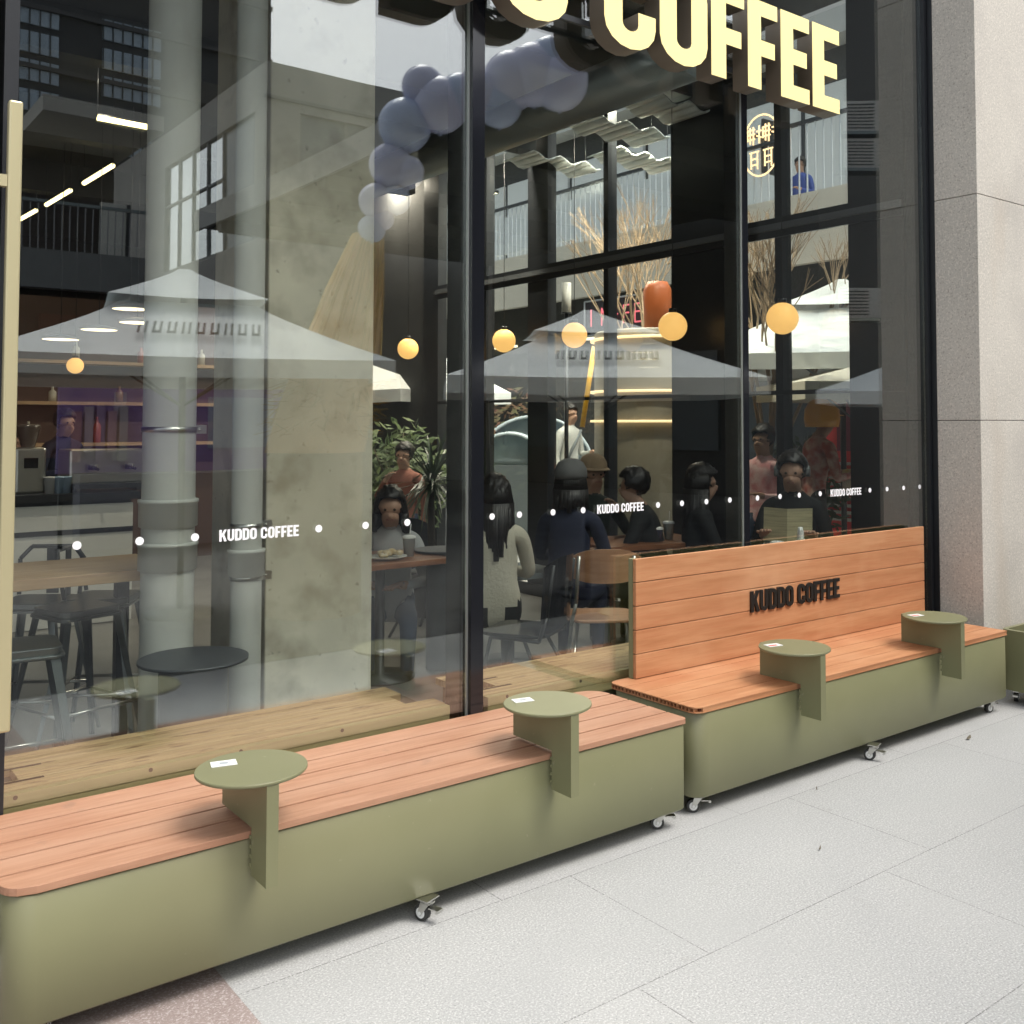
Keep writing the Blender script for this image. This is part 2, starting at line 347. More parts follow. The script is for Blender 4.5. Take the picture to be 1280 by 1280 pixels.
def outline(x0, x1, y0, y1, rl, rr_f, rr_b):
    def f(y):
        def ins(r, d): return r - math.sqrt(max(0, r * r - (r - d) ** 2)) if d < r else 0
        L_ = x0 + max(ins(rl, y - y0), ins(rl, y1 - y)); R_ = x1 - max(ins(rr_f, y - y0) if rr_f else 0, ins(rr_b, y1 - y) if rr_b else 0)
        return L_, R_
    return f
# near bench (flat)
b1 = thing('bench', 'long backless olive steel planter-like bench with pinkish board seat and two round side tables', 'bench', (1.7, 3.15, 0))
b1.location = (0, 0, 0)
bench_body(b1, .515, 2.905, 2.862, 3.425, .072, .409, (.10, .07, .07, .012))
bm = BM(); yb0, yb1 = 2.856, 3.432; n = 5; wd = (yb1 - yb0) / n
clip_boards(bm, outline(.507, 2.915, yb0, yb1, .075, .012, .10), 0, 0, [(yb0 + wd * k + (.0045 if k else 0), yb0 + wd * (k + 1) - (.0055 if k < n - 1 else 0)) for k in range(n)], .412, .432)
build('seat', bm, wpc, b1, bevel=.0012)
build('seat_underlay', bx(.57, 2.85, 2.92, 3.37, .4091, .4119), rubber, b1)
for (x, y, r) in ((1.725, 2.855, 1.9), (2.84, 2.925, 2.6), (.62, 2.95, 1.2), (.62, 3.34, .3), (2.80, 3.34, 1.)): caster_into(b1, x, y, r)
side_table(b1, 1.15, 2.888, 'white printed card on the nearest olive round side table of the backless bench')
side_table(b1, 2.238, 2.888, 'white printed card on the side table near the right end of the backless bench')
# far bench with backrest
b2 = thing('bench', 'olive steel bench with tall slatted wood backrest lettered KUDDO COFFEE beside the stone pillar', 'bench', (0, 0, 0))
bench_body(b2, 3.005, 5.47, 2.895, 3.425, .072, .418, (.012, .07, .075, .012))
# hollow boards: skins, webs and a dark slab as painted shade in the holes
bm = BM(); Y0, Y1 = 2.890, 3.432; X0, X1 = 3.000, 5.475
nb = 5; wd = (Y1 - Y0) / nb; f = outline(X0, X1, Y0, Y1, .04, 0, 0)
ys = [(Y0 + wd * k + (.0018 if k else 0), Y0 + wd * (k + 1) - (.0018 if k < nb - 1 else 0)) for k in range(nb)]
clip_boards(bm, f, 0, 0, ys, .4412, .4462); clip_boards(bm, f, 0, 0, ys, .4215, .4255)
for a, b in ys:
    box(bm, X0 + .04, X1 - .002, a + .002, b - .002, .4256, .4411)
    for j in range(6):
        y = a + (b - a - .004) * j / 5; xl = max(f(y)[0], f(y + .004)[0]) + .0005
        box(bm, xl, X0 + .0399, y, y + .004, .4256, .4411)
build('seat', bm, wpc2, b2)
build('hollow_shade', bx(X0 + .03, X0 + .0395, Y0 + .01, Y1 - .01, .4257, .4410), wpc2_shade, b2)
build('seat_underlay', bx(3.1, 5.4, 2.95, 3.37, .4181, .4212), rubber, b2)
# backrest
XB0, XB1, ZB0, ZB1, YB = 3.125, 5.455, .449, .985, 3.392
bm = BM(); h = (ZB1 - ZB0) / 5
for k in range(5): box(bm, XB0, XB1, YB - .010, YB + .010, ZB0 + h * k + (.003 if k else 0), ZB0 + h * (k + 1))
back = build('backrest', bm, wpc2, b2, bevel=.0025)
bm = BM(); box(bm, XB0 - .003, XB0 + .028, YB + .0105, YB + .036, .40, ZB1 - .001); box(bm, XB1 - .028, XB1 + .003, YB + .0105, YB + .036, .40, ZB1 - .001)
box(bm, XB0 + .03, XB1 - .03, YB + .0105, YB + .014, .45, ZB1 - .002); build('backrest_frame', bm, olive, back)
lt, wdt = text_mesh('lettering', 'KUDDO COFFEE', .105, None, .009, mat('black acrylic', (.012, .011, .010), .4), gap=.055, wscale=1.0)
sx = .73 / wdt; lt.data.transform(Matrix.Diagonal((sx, 1, 1, 1))); lt.location = (3.895, YB - .0155, .657); lt.parent = back
for (x, y, r) in ((3.075, 2.955, 2.5), (4.19, 2.875, 1.9), (5.40, 2.95, 3.0), (3.1, 3.35, .4), (5.35, 3.35, 1.1)): caster_into(b2, x, y, r)
side_table(b2, 3.655, 2.915, 'white card with red print on the side table below the backrest lettering', True)
side_table(b2, 4.79, 2.915, 'white card with red print on the rightmost side table near the stone pillar', True)
for o in (b1, b2): pass
# planter pot at the right edge
pt = thing('planter', 'olive steel planter on casters cut off at the right edge beside the stone pillar', 'planter', (5.985, 2.87, 0))
bm = BM(); o_ = rrect(-.36, -.14, .36, .14, .04, 6); i_ = rrect(-.335, -.115, .335, .115, .03, 6); nn = len(o_)
for pts_a, za, pts_b, zb in ((o_, .08, o_, .42), (o_, .42, i_, .42), (i_, .42, i_, .30)):
    A = [bm.verts.new((x, y, za)) for x, y in pts_a]; B = [bm.verts.new((x, y, zb)) for x, y in pts_b]
    for i in range(nn): bm.faces.new((A[i], A[(i + 1) % nn], B[(i + 1) % nn], B[i]))
bm.faces.new([bm.verts.new((x, y, .081)) for x, y in o_][::-1])
build('body', bm, olive, pt); bm = BM(); prism(bm, i_, .29, .33); build('soil', bm, mat('soil', (.03, .022, .016), .95, var=.4, scale=60), pt)
for (x, y) in ((-.29, -.08), (.29, -.08), (-.29, .09), (.29, .09)): caster_into(pt, x, y, .4)
# ================================================================== SHOP FRONT
FX0, FXE = .595, 5.705
ZT = 5.6
wnd = thing('shop_window', 'tall glazed coffee shop front with black aluminium mullions and white dot strip', 'window', (0, 0, 0))
def pane(x0, x1, nm='glass_pane'): return build(nm, bx(x0, x1, G, G + .012, .12, ZT), glass, wnd)
pane(FX0 + .012, 2.262); pane(2.332, 3.935); pane(3.985, 5.62)
bm = BM(); box(bm, 2.268, 2.328, G - .03, G + .16, .1, ZT); build('mullion', bm, blackg, wnd)
bm = BM(); box(bm, 2.263, 2.2675, G - .008, G + .006, .12, ZT); build('seal', bm, alu, wnd)
bm = BM(); box(bm, 3.942, 3.980, G - .01, G + .12, .1, ZT); build('mullion', bm, blackg, wnd)
bm = BM(); box(bm, 3.936, 3.9415, G - .004, G + .004, .12, ZT); build('seal', bm, alu, wnd)
bm = BM(); box(bm, 5.624, 5.650, G - .02, G + .12, .1, ZT); box(bm, 5.657, 5.704, G - .055, G + .12, .1, ZT); build('jamb', bm, black, wnd)
bm = BM(); box(bm, FX0 - .03, FX0 + .010, G - .02, G + .10, .0, ZT); build('jamb', bm, black, wnd)
bm = BM(); box(bm, FX0, 5.65, G - .012, G + .10, .0, .1); build('sill', bm, mat('grey stone sill', (.22, .22, .2), .7, var=.1), wnd)
# dots and lettering stuck on the glass
for x in (.80, .99, 1.17, 1.62, 1.81, 1.99, 2.39, 2.53, 2.71, 2.88, 3.34, 3.50, 3.67, 3.84, 4.05, 4.23, 4.39, 4.57, 5.03, 5.20, 5.37, 5.54):
    bm = BM(); tube(bm, (x, G - .0012, 1.214), (x, G - .0002, 1.214), .0135, 20); d = build('dot_decal', bm, whitedecal, wnd)
for x0, x1 in ((1.253, 1.545), (2.962, 3.25), (4.662, 4.95)):
    lt, wdt = text_mesh('lettering_decal', 'KUDDO COFFEE', .040, None, .0006, whitedecal, gap=.06)
    lt.data.transform(Matrix.Diagonal(((x1 - x0) / wdt, 1, 1, 1))); lt.location = (x0, G - .0008, 1.193); lt.parent = wnd
# door at the far left, with its long pull handle
dr = thing('door', 'dark framed glass door at the far left edge with a long pale brass pull', 'door', (0, 0, 0))
bm = BM(); box(bm, -.6, FX0 - .065, G - .015, G + .05, .02, .12); box(bm, FX0 - .14, FX0 - .065, G - .015, G + .05, .12, ZT); box(bm, -.6, -.5, G - .015, G + .05, .12, ZT)
build('door_frame', bm, mat('brown steel', (.07, .055, .045), .5), dr); build('glass_pane', bx(-.5, FX0 - .14, G, G + .012, .12, ZT), glass, dr)
bm = BM(); box(bm, .562, .600, G - .130, G - .098, .70, 2.56); hd = build('door_handle', bm, brass, dr, bevel=.006)
bm = BM(); box(bm, .30, .5618, G - .126, G - .102, 2.30, 2.335); box(bm, .30, .325, G - .1018, G - .016, 2.30, 2.335); box(bm, .30, .5618, G - .126, G - .102, .80, .835); box(bm, .30, .325, G - .1018, G - .016, .80, .835)
build('handle_bracket', bm, brass, hd)
# stone pillar
stone = mat('pillar granite', (.52, .49, .435), .8, var=.05, scale=1.5); mixlayer(stone, (.72, .67, .59), 80, .5, .65, .6); mixlayer(stone, (.26, .235, .20), 110, .57, .68, .7, detail=3); mixlayer(stone, (.30, .28, .26), 2.2, .5, .8, .3)
mixlayer(stone, (.42, .33, .24), 1.6, .62, .75, .4, stretch=(1, 1, .25))
pl = thing('pillar', 'pale speckled granite clad pillar to the right of the shop window', 'pillar', (0, 0, 0))
zj = [0, .62 + .0, 1.617, 2.98, 4.3, 5.6]
zj = [0, 1.617, 2.97, 4.3, 5.6]
for a, b in zip(zj[:-1], zj[1:]):
    bm = BM(); box(bm, 5.660, 7.4, 3.127, 3.41, a + .002, b - .002); build('cladding', bm, stone, pl, bevel=.002)
build('core', bx(5.712, 7.3, 3.14, 4.02, 0.0, 5.59), mat('dark joint', (.03, .03, .028), .9), pl)
# ------------------------------------------------------------------ sign letters, raised off the glass
face = mat('sign face, pale yellow', (.93, .78, .33), .5, emit=.12); side = mat('sign return, bronze', (.17, .14, .105), .45, .2)
sg = thing('shop_sign', 'large raised pale yellow KUDDO COFFEE letters across the top of the window', 'sign', (0, 0, 0))
for ch, x0, x1 in (('K', .86, 1.17), ('U', 1.20, 1.49), ('D', 1.52, 1.81), ('D', 1.85, 2.15), ('O', 2.20, 2.52), ('C', 2.715, 3.01), ('O' if 0 else 'U', 0, 0), ('O', 3.035, 3.335), ('F', 3.36, 3.585), ('F', 3.61, 3.825), ('E', 3.85, 4.07), ('E', 4.095, 4.315)):
    if x1 == 0: continue
    x0 *= 1.051; x1 *= 1.051; lt, wdt = text_mesh('letter', ch, .452, None, .10, [face, side], gap=0)
    xmx = max(v.co.x for v in lt.data.vertices)
    lt.data.transform(Matrix.Diagonal(((x1 - x0) / xmx, 1, 1, 1))); lt.location = (x0, 3.33, 3.266); lt.parent = sg
bm = BM(); box(bm, .9, 4.5, 3.382, 3.40, 3.36, 3.385); box(bm, .9, 4.5, 3.382, 3.40, 3.56, 3.585)
for x in (1.0, 2.0, 3.0, 3.9): box(bm, x, x + .03, 3.4005, G, 3.36, 3.385)
build('mounting_rail', bm, darkmetal, sg)
# ================================================================== INSIDE
struct(build('floor', bx(-3, 5.66, G + .102, 17, .0, .012), greyfloor))
struct(build('ceiling', bx(-3, 5.66, G + .17, 17, 4.45, 4.55), darkceil))
struct(build('wall', bx(-3.2, 5.66, 17, 17.2, 0, 5.6), darkwall))
struct(build('wall', bx(-3.2, -3.0, G + .1, 17, 0, 5.6), darkwall))
struct(build('roof', bx(-3.2, 5.66, G + .0, 17.2, 5.62, 5.7), darkwall))
# softwood window seats
def window_seat(x0, x1, label, left_notch, right_notch):
    t = thing('window_seat', label, 'bench', (0, 0, 0))
    ya, yb = 3.50 + .0, 3.915
    bm = BM(); nb = 8; wd = (yb - ya - .036) / nb; y = ya + .036
    for k in range(nb):
        mid = 2 <= k <= 4
        a = x0 + (.13 if (left_notch and mid) else 0); b = x1 - (.13 if (right_notch and mid) else (0.07 if right_notch and k > 4 else 0))
        box(bm, a, b, y + .0012, y + wd - .0012, .435, .4645); y += wd
    build('seat', bm, pine, t, bevel=.0015)
    bm = BM(); box(bm, x0, x1, ya, ya + .034, .425, .463); box(bm, x0, x1, ya + .002, ya + .034, .385, .4235); build('edge_board', bm, pine_front, t, bevel=.002)
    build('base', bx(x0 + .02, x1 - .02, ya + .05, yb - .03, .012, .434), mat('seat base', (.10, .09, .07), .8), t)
    sm_ = mat('slot shadow gap', (.03, .02, .012), .9)
    for (a, b, yy) in ((x0 + .02, x0 + .20, ya + .105), (x0 + .02, x0 + .22, ya + .245)) if left_notch else ((x1 - .24, x1 - .10, ya + .105), (x1 - .24, x1 - .10, ya + .245)): build('slot', bx(a, b, yy, yy + .016, .4648, .4656), sm_, t)
    rr = random.Random(3)
    for k in range(int((x1 - x0) * 3)):
        xx = x0 + .15 + k * .34 + rr.uniform(-.1, .1)
        if xx < x1 - .1: build('knot', tube(BM(), (xx, ya - .0008, .452), (xx, ya + .001, .452), .007, 10), knot, t)
    return t
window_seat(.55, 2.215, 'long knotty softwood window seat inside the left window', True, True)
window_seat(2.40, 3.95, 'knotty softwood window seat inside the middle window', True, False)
# concrete column with two drain pipes
yc = 4.76
bm = BM(); box(bm, hit(333, 600, 1, yc).x, hit(466, 600, 1, yc).x, yc, yc + .75, .0, 4.45)
tag(build('concrete_column', bm, conc, bevel=.008), 'square bare cast concrete column right of the drain pipes', 'column')
def pipe(x, y, r, label, zs):
    t = thing('drain_pipe', label, 'pipe', (x, y, 0))
    bm = BM(); lathe(bm, [(r, .0), (r, 4.45)], 40); build('pipe', bm, pipem, t)
    for z in zs[0]:
        bm = BM(); lathe(bm, [(r, z - .06), (r + .012, z - .055), (r + .012, z + .05), (r + .016, z + .052), (r + .016, z + .066), (r, z + .068)], 40); build('socket', bm, pipem, t)
    for z in zs[1]:
        bm = BM(); lathe(bm, [(r + .001, z - .012), (r + .005, z - .012), (r + .005, z + .012), (r + .001, z + .012)], 40)
        box(bm, r, r + .05, -.012, .012, z - .02, z + .02); tube(bm, (r + .02, -.03, z), (r + .02, .03, z), .006, 8)
        build('clamp', bm, steel, t)
zz = lambda py: hit(210, py, 1, 4.6).z
pipe(hit(211, 600, 1, 4.72).x, 4.72, .115, 'thick grey drain pipe, the left of the pair before the concrete', ((zz(700), zz(645)), (zz(537),)))
pipe(hit(309, 600, 1, 4.66).x, 4.66, .071, 'thinner grey drain pipe next to the concrete column', ((zz(715),), (zz(665), zz(733))))
# dark round pedestal tables inside
def drum(px, py, z, r, label, rc):
    p = hit(px, py, 2, z); t = thing('pedestal_table', label, 'table', (p.x, p.y, 0))
    bm = BM(); lathe(bm, [(0, z - .012), (r, z - .012), (r, z), (0, z)], 48); build('table_top', bm, greymetal_d, t)
    bm = BM(); lathe(bm, [(rc, .012), (rc, z - .012)], 32); build('pedestal', bm, greymetal_d, t)
greymetal_d = mat('dark slate laminate', (.055, .062, .07), .45)
drum(242, 822, .60, .225, 'round dark grey pedestal table in front of the drain pipes', .14)
drum(552, 686, .78, .18, 'round dark pedestal table just left of the thick mullion', .10)
# lit globes
for (px, py, r_, near) in ((94, 457, 10, 0), (510, 436, 13, 1), (630, 426, 14.5, 2), (718, 419, 16, 3), (841, 408, 18, 4), (978, 398, 20, 5)):
    R0 = .108 if near else .085; d = R0 * F / r_; p = at(px, py, d)
    lab = {0: 'small glowing yellow globe pendant at the far left above the counter', 1: 'glowing globe pendant just right of the concrete column', 2: 'glowing globe pendant just right of the thick mullion', 3: 'glowing globe pendant, third from the right', 4: 'glowing globe pendant left of the thin mullion', 5: 'largest glowing globe pendant right of the thin mullion'}[near]
    t = thing('pendant_lamp', lab, 'lamp', p, 0, 'globe pendants')
    bm = BM(); sphere(bm, (0, 0, 0), R0, 4); build('globe', bm, globe_m, t)
    bm = BM(); tube(bm, (0, 0, R0 * .95), (0, 0, R0 * 1.25), .03, 12); build('lamp_cap', bm, black, t)
    bm = BM(); tube(bm, (0, 0, R0 * 1.25), (0, 0, 4.44 - p.z), .003, 6); build('cord', bm, black, t)
    continue
    li = bpy.data.objects.new('lamp_light', bpy.data.lights.new('lamp_light', 'POINT')); C.objects.link(li); li.parent = t; li.data.energy = 14; li.data.color = (1, .72, .4); li.data.shadow_soft_size = .12; li.location = (0, 0, -.16)
# tube lights
def tubelight(a, b, label):
    a = hit(*a, 2, 3.9); b = hit(*b, 2, 3.9); m_ = (a + b) / 2
    t = thing('tube_light', label, 'lamp', (m_.x, m_.y, 3.9), 0, 'lit ceiling tubes'); a -= m_; b -= m_
    bm = BM(); tube(bm, a, b, .022, 10); build('tube', bm, tube_m, t)
    bm = BM(); tube(bm, a + Vector((0, 0, .024)), b + Vector((0, 0, .024)), .012, 6)
    for q in (a, b): tube(bm, q, q + Vector((0, 0, .54)), .004, 6)
    build('housing', bm, black, t)
tubelight((122, 147), (191, 160), 'longest lit yellow tube light at the upper left')
tubelight((105, 229), (141, 207), 'slanted lit tube light below the longest one')
tubelight((58, 256), (88, 238), 'short slanted lit tube light, second from the left')
tubelight((22, 276), (45, 263), 'shortest lit tube light beside the brass door pull')
for k, (px, py) in enumerate(((67, 16), (663, 155), (803, 110), (485, 216), (600, 141), (618, 238), (738, 211), (790, 192))):
    p = hit(px, py, 2, 4.45); t = thing('downlight', ['lit downlight at the top left corner', 'brightest lit downlight right of the thick mullion', 'lit downlight below the sign letter C', 'small downlight among the reflected balloons', 'tiny downlight against the thick mullion', 'faint downlight low beside the thick mullion', 'faint downlight above the walkway railing, left', 'faint downlight above the walkway railing, right'][k], 'lamp', (p.x, p.y, 4.44), 0, 'ceiling downlights')
    bm = BM(); lathe(bm, [(.045, -.03), (.055, -.03), (.055, .01), (.045, .01)], 20); build('trim', bm, darkmetal, t)
    bm = BM(); lathe(bm, [(0, -.022), (.045, -.022)], 20); build('lens', bm, spot_m, t)
    li = bpy.data.objects.new('downlight_beam', bpy.data.lights.new('downlight_beam', 'AREA')); C.objects.link(li); li.parent = t; li.data.shape = 'DISK'; li.data.size = .08; li.data.energy = 42; li.data.color = (1, .88, .72); li.location = (0, 0, -.032)
for k, (px, py, l) in enumerate(((163, 386, 'upper'), (172, 403, 'second'), (124, 412, 'third'), (76, 424, 'lowest'))):
    d = 9; p = at(px, py, d); t = thing('disc_pendant', 'flat oval lit pendant above the counter, %s of four' % l, 'lamp', p, 0, 'disc pendants')
    bm = BM(); lathe(bm, [(0, 0), (.155, 0), (.16, .012), (.05, .04), (0, .045)], 28); build('shade', bm, darkmetal, t)
    bm = BM(); lathe(bm, [(0, -.004), (.15, -.004)], 28); build('diffuser', bm, mat('warm diffuser', (1, .8, .52), .5, emit=1.6), t)
    bm = BM(); tube(bm, (0, 0, .045), (0, 0, 4.44 - p.z), .003, 6); build('cord', bm, black, t)
# ceiling beams and duct
for k, y in enumerate((5.4, 7.4, 9.6, 12.)):
    tag(build('ceiling_beam', bx(-3, 5.6, y, y + .18, 4.12, 4.449), darkceil), ('dark steel ceiling beam nearest the window', 'dark ceiling beam behind the nearest one', 'dark ceiling beam, third into the room', 'dark ceiling beam farthest into the room')[k], 'beam', 'dark beams under the ceiling')
bm = BM(); tube(bm, (4.6, 4.4, 3.95), (4.6, 15, 3.95), .17, 20); tag(build('ventilation_duct', bm, mat('galvanised duct', (.30, .33, .33), .35, .6)), 'round galvanised ventilation duct under the dark ceiling', 'duct')
for k, (px, py) in enumerate(((845, 140), (770, 163), (795, 200), (690, 205))):
    q = hit(px, py, 2, 4.0); t = thing('ceiling_panel', 'pale wavy hanging ceiling panel, %s' % ('nearest the sign letters', 'left of the nearest one', 'above the walkway railing', 'farthest and leftmost')[k], 'panel', (q.x, q.y, 4.0), 0, 'hanging ceiling panels')
    bm = BM(); N = 14
    for i in range(N):
        z0, z1 = .03 * math.sin(i * 1.3), .03 * math.sin((i + 1) * 1.3)
        v = [bm.verts.new(q_) for q_ in ((-.42 + .84 * i / N, -.2, z0), (-.42 + .84 * (i + 1) / N, -.2, z1), (-.42 + .84 * (i + 1) / N, .2, z1), (-.42 + .84 * i / N, .2, z0))]; bm.faces.new(v)
    o = build('sheet', bm, bpy.data.materials.get('pale panel') or mat('pale panel', (.72, .78, .77), .25), t, smooth=True); s_ = o.modifiers.new('s', 'SOLIDIFY'); s_.thickness = .012
    for x in (-.4, .4): build('hanger', tube(BM(), (x, 0, .04), (x, 0, .44), .003, 5), black, t)
# side glass wall (x = 5.71) : frames
SX = 5.71
sw = thing('side_window_wall', 'black framed glass side wall seen through the right windows', 'window', (0, 0, 0))
ry = lambda px: SX / (lambda d: d.x / d.y)(ray(px, 400))
zt = hit(1067, 278, 0, SX).z
mul = [(1067, 1170), (974, 984), (926, 934), (845, 926), (762, 768), (672, 690), (596, 602)]
Y_ = lambda px: ry(px)
bm = BM()
for a, b in ((1067, None), (975, 984), (845, 930), (760, 766), (665, 690), (608, 613)):
    y1_ = Y_(a); y0_ = Y_(b) if b else 3.62
    box(bm, SX - .05, SX + .05, y0_, y1_, .012, 4.449)
box(bm, SX - .06, SX + .05, 9.2, 9.5, .012, 4.449)
build('mullion', bm, black, sw)
yend = 9.2
bm = BM(); box(bm, SX - .075, SX - .052, 3.62, yend, 2.92, 3.06); box(bm, SX - .072, SX - .051, 3.62, yend, 1.80, 1.83); box(bm, SX - .072, SX - .051, 3.62, yend, .012, .12); build('transom', bm, black, sw)
bm = BM(); box(bm, SX - .10, SX - .0755, 3.62, yend, 2.97, 3.015); build('transom_cap', bm, mat('grey cap', (.12, .13, .14), .35), sw)
build('glass_pane', bx(SX - .012, SX - .004, 3.63, yend, .12, 4.44), glass_side, sw)
struct(build('wall', bx(SX - .04, SX + .1, 9.5, 17, 0, 5.6), darkwall))
# ================================================================== FURNITURE INSIDE
def copy_tree(o, parent=None):
    c = o.copy(); C.objects.link(c); c.parent = parent
    for ch in list(o.children): copy_tree(ch, c)
    return c
def cafe_table(x, y, w_, d_, label, top=darkwood, z=.75, rot=0):
    t = thing('cafe_table', label, 'table', (x, y, 0), rot)
    build('table_top', bx(-w_ / 2, w_ / 2, -d_ / 2, d_ / 2, z - .035, z), top, t, bevel=.004)
    bm = BM(); lathe(bm, [(.22, .012), (.22, .025), (.03, .035), (.03, z - .036)], 24); build('pedestal', bm, darkmetal, t)
    return t
# high wooden table at left with metal stools
a = at(12, 705, 5.2); b = at(178, 694, 5.0)
zt_ = .92
a = hit(-60, 712, 2, zt_); b = hit(180, 692, 2, zt_)
t = thing('high_table', 'long light wood high table with dark legs at the far left', 'table', (0, 0, 0))
ya_ = hit(100, 715, 2, zt_).y
XR = hit(180, 695, 2, zt_).x; YF = hit(178, 712, 2, zt_).y
build('table_top', bx(-1.6, XR, YF, YF + .62, zt_ - .05, zt_), lightwood, t, bevel=.004)
for x in (XR - .1, -.5):
    for y in (YF + .06, YF + .52): build('leg', bx(x - .03, x + .03, y - .03, y + .03, .012, zt_ - .051), darkmetal, t)
def stool(x, y, rot, label, back=False):
    t = thing('bar_stool', label, 'stool', (x, y, 0), rot, 'metal bar stools at the high table'); z = .72
    bm = BM(); prism(bm, rrect(-.16, -.16, .16, .16, .05, 5), z - .045, z - .03); prism(bm, rrect(-.15, -.15, .15, .15, .05, 5), z - .0299, z); build('seat', bm, greymetal, t, bevel=.004)
    for sx in (-1, 1):
        for sy in (-1, 1):
            bm = BM(); p0 = Vector((sx * .14, sy * .14, z - .05)); p1 = Vector((sx * .235, sy * .235, .012))
            A = []
            for p, ww in ((p0, .034), (p1, .018)):
                A.append([bm.verts.new(p + Vector(q)) for q in ((-sx * ww, 0, 0), (0, 0, 0), (0, -sy * ww, 0), (-sx * .006, -sy * ww, 0), (-sx * .006, -sy * .006, 0), (-sx * ww, -sy * .006, 0))])
            for i in range(6): bm.faces.new((A[0][i], A[0][(i + 1) % 6], A[1][(i + 1) % 6], A[1][i]))
            bm.faces.new(A[0]); bm.faces.new(A[1][::-1]); build('leg', bm, greymetal, t)
    bm = BM(); k = .198; zz_ = .26
    for p, q in (((-k, -k), (k, -k)), ((k, -k), (k, k)), ((k, k), (-k, k)), ((-k, k), (-k, -k))): tube(bm, (p[0], p[1], zz_), (q[0], q[1], zz_), .008, 8)
    build('footrest', bm, steel, t)
    if back:
        bm = BM(); pts = [(-.15, .14, z), (-.16, .17, z + .18), (-.11, .19, z + .24), (.11, .19, z + .24), (.16, .17, z + .18), (.15, .14, z)]
        poly_tube(bm, [Vector(p) for p in pts], .011, 8); box(bm, -.03, .03, .175, .182, z, z + .235); build('backrest', bm, darkmetal, t)
    return t
stool(hit(96, 757, 2, .72).x, hit(96, 757, 2, .72).y, .3, 'gunmetal bar stool in the middle under the high table')
stool(hit(22, 805, 2, .72).x, hit(22, 805, 2, .72).y, -.1, 'shiny metal bar stool nearest the brass door pull, cut by the frame')
stool(hit(140, 748, 2, .72).x, hit(140, 748, 2, .72).y + .15, 1.0, 'metal bar stool with a curved back beside the thick drain pipe', True)
stool(hit(52, 752, 2, .72).x, hit(52, 752, 2, .72).y + .1, -.6, 'dark metal bar stool behind, left of the middle stool', True)
# service counter
cpy = 8.6
cx0 = hit(18, 650, 1, cpy).x; cx1 = hit(166, 650, 1, cpy).x; ctop = hit(90, 617, 1, cpy).z
t = thing('service_counter', 'white fronted service counter with black top behind the high table', 'counter', (0, 0, 0))
build('front_panel', bx(cx0, cx1, cpy, cpy + .7, .02, ctop - .09), white, t); build('counter_top', bx(cx0 - .2, cx1 + .05, cpy - .03, cpy + .72, ctop - .06, ctop), black, t); build('shadow_gap', bx(cx0 + .01, cx1 - .01, cpy + .02, cpy + .69, ctop - .089, ctop - .0601), black, t)
build('kickband', bx(cx0, cx1, cpy - .006, cpy - .0005, ctop - .32, ctop - .28), black, t)
def on_counter(px, dy=.3): return Vector((hit(px, 600, 1, cpy + dy).x, cpy + dy, ctop))
p = on_counter(34); t = thing('coffee_grinder', 'steel coffee grinder with small black hopper at the counter left end', 'grinder', p)
build('body', bx(-.11, .11, -.13, .13, 0, .36), steel, t, bevel=.02); bm = BM(); lathe(bm, [(.05, .361), (.09, .52), (.09, .54), (0, .545)], 24); build('hopper', bm, mat('smoked hopper', (.06, .05, .04), .2), t); build('screen', bx(-.05, .05, -.136, -.1305, .2, .28), blackg, t)
p = on_counter(128); t = thing('coffee_machine', 'low steel espresso machine on the counter beside the drain pipe', 'machine', p)
build('body', bx(-.30, .30, -.2, .2, .06, .34), steel, t, bevel=.02); build('drip_tray', bx(-.28, .28, -.3, -.2005, .03, .07), darkmetal, t)
for s in (-1, 1):
    bm = BM(); tube(bm, (s * .14, -.26, .18), (s * .14, -.26, .22), .035, 14); tube(bm, (s * .14, -.26, .2), (s * .14, -.42, .19), .012, 8); build('group_head', bm, darkmetal, t)
    build('foot', bx(s * .25 - .02, s * .25 + .02, -.15, .15, 0, .06), rubber, t)
for k, (px, c) in enumerate(((62, (.5, .5, .48)), (74, (.3, .4, .5)), (83, (.3, .4, .5)))):
    p = on_counter(px, .12); bm = BM(); lathe(bm, [(0, 0), (.032, 0), (.042, .12), (.045, .122), (.045, .13), (0, .135)], 18)
    tag(build('bottle' if k else 'paper_cup', bm, mat('c%d' % k, c, .3), loc=p), ('pale paper cup on the counter left of the two bottles', 'blue-grey bottle on the counter, left one of two', 'blue-grey bottle on the counter, right one of two')[k], 'bottle' if k else 'cup')
# back shelving
t = thing('shelving', 'dark back bar shelving with warm lit boards behind the counter', 'shelf', (0, 0, 0))
sy = 12.2; build('back_panel', bx(.6, 4.6, sy, sy + .05, 0, 3.0), mat('brown panel', (.09, .05, .035), .6), t)
for z in (1.35, 1.8, 2.25): build('shelf', bx(.62, 4.58, sy - .3, sy - .001, z, z + .035), lightwood, t)
r5 = random.Random(5)
for k in range(16):
    x = .9 + k * .23; z = (1.385, 1.835, 2.285)[k % 3]; bm = BM(); hh = r5.uniform(.16, .3); lathe(bm, [(0, 0), (.04, 0), (.04, hh * .65), (.014, hh * .8), (.014, hh), (0, hh)], 12)
    tag(build('bottle', bm, mat('bt%d' % k, r5.choice([(.2, .1, .03), (.5, .48, .4), (.05, .15, .1), (.4, .1, .05)]), .25), loc=(x, sy - .16, z)), 'bottle standing on the dark back bar shelves behind the counter', 'bottle', 'bottles on the back bar shelves')
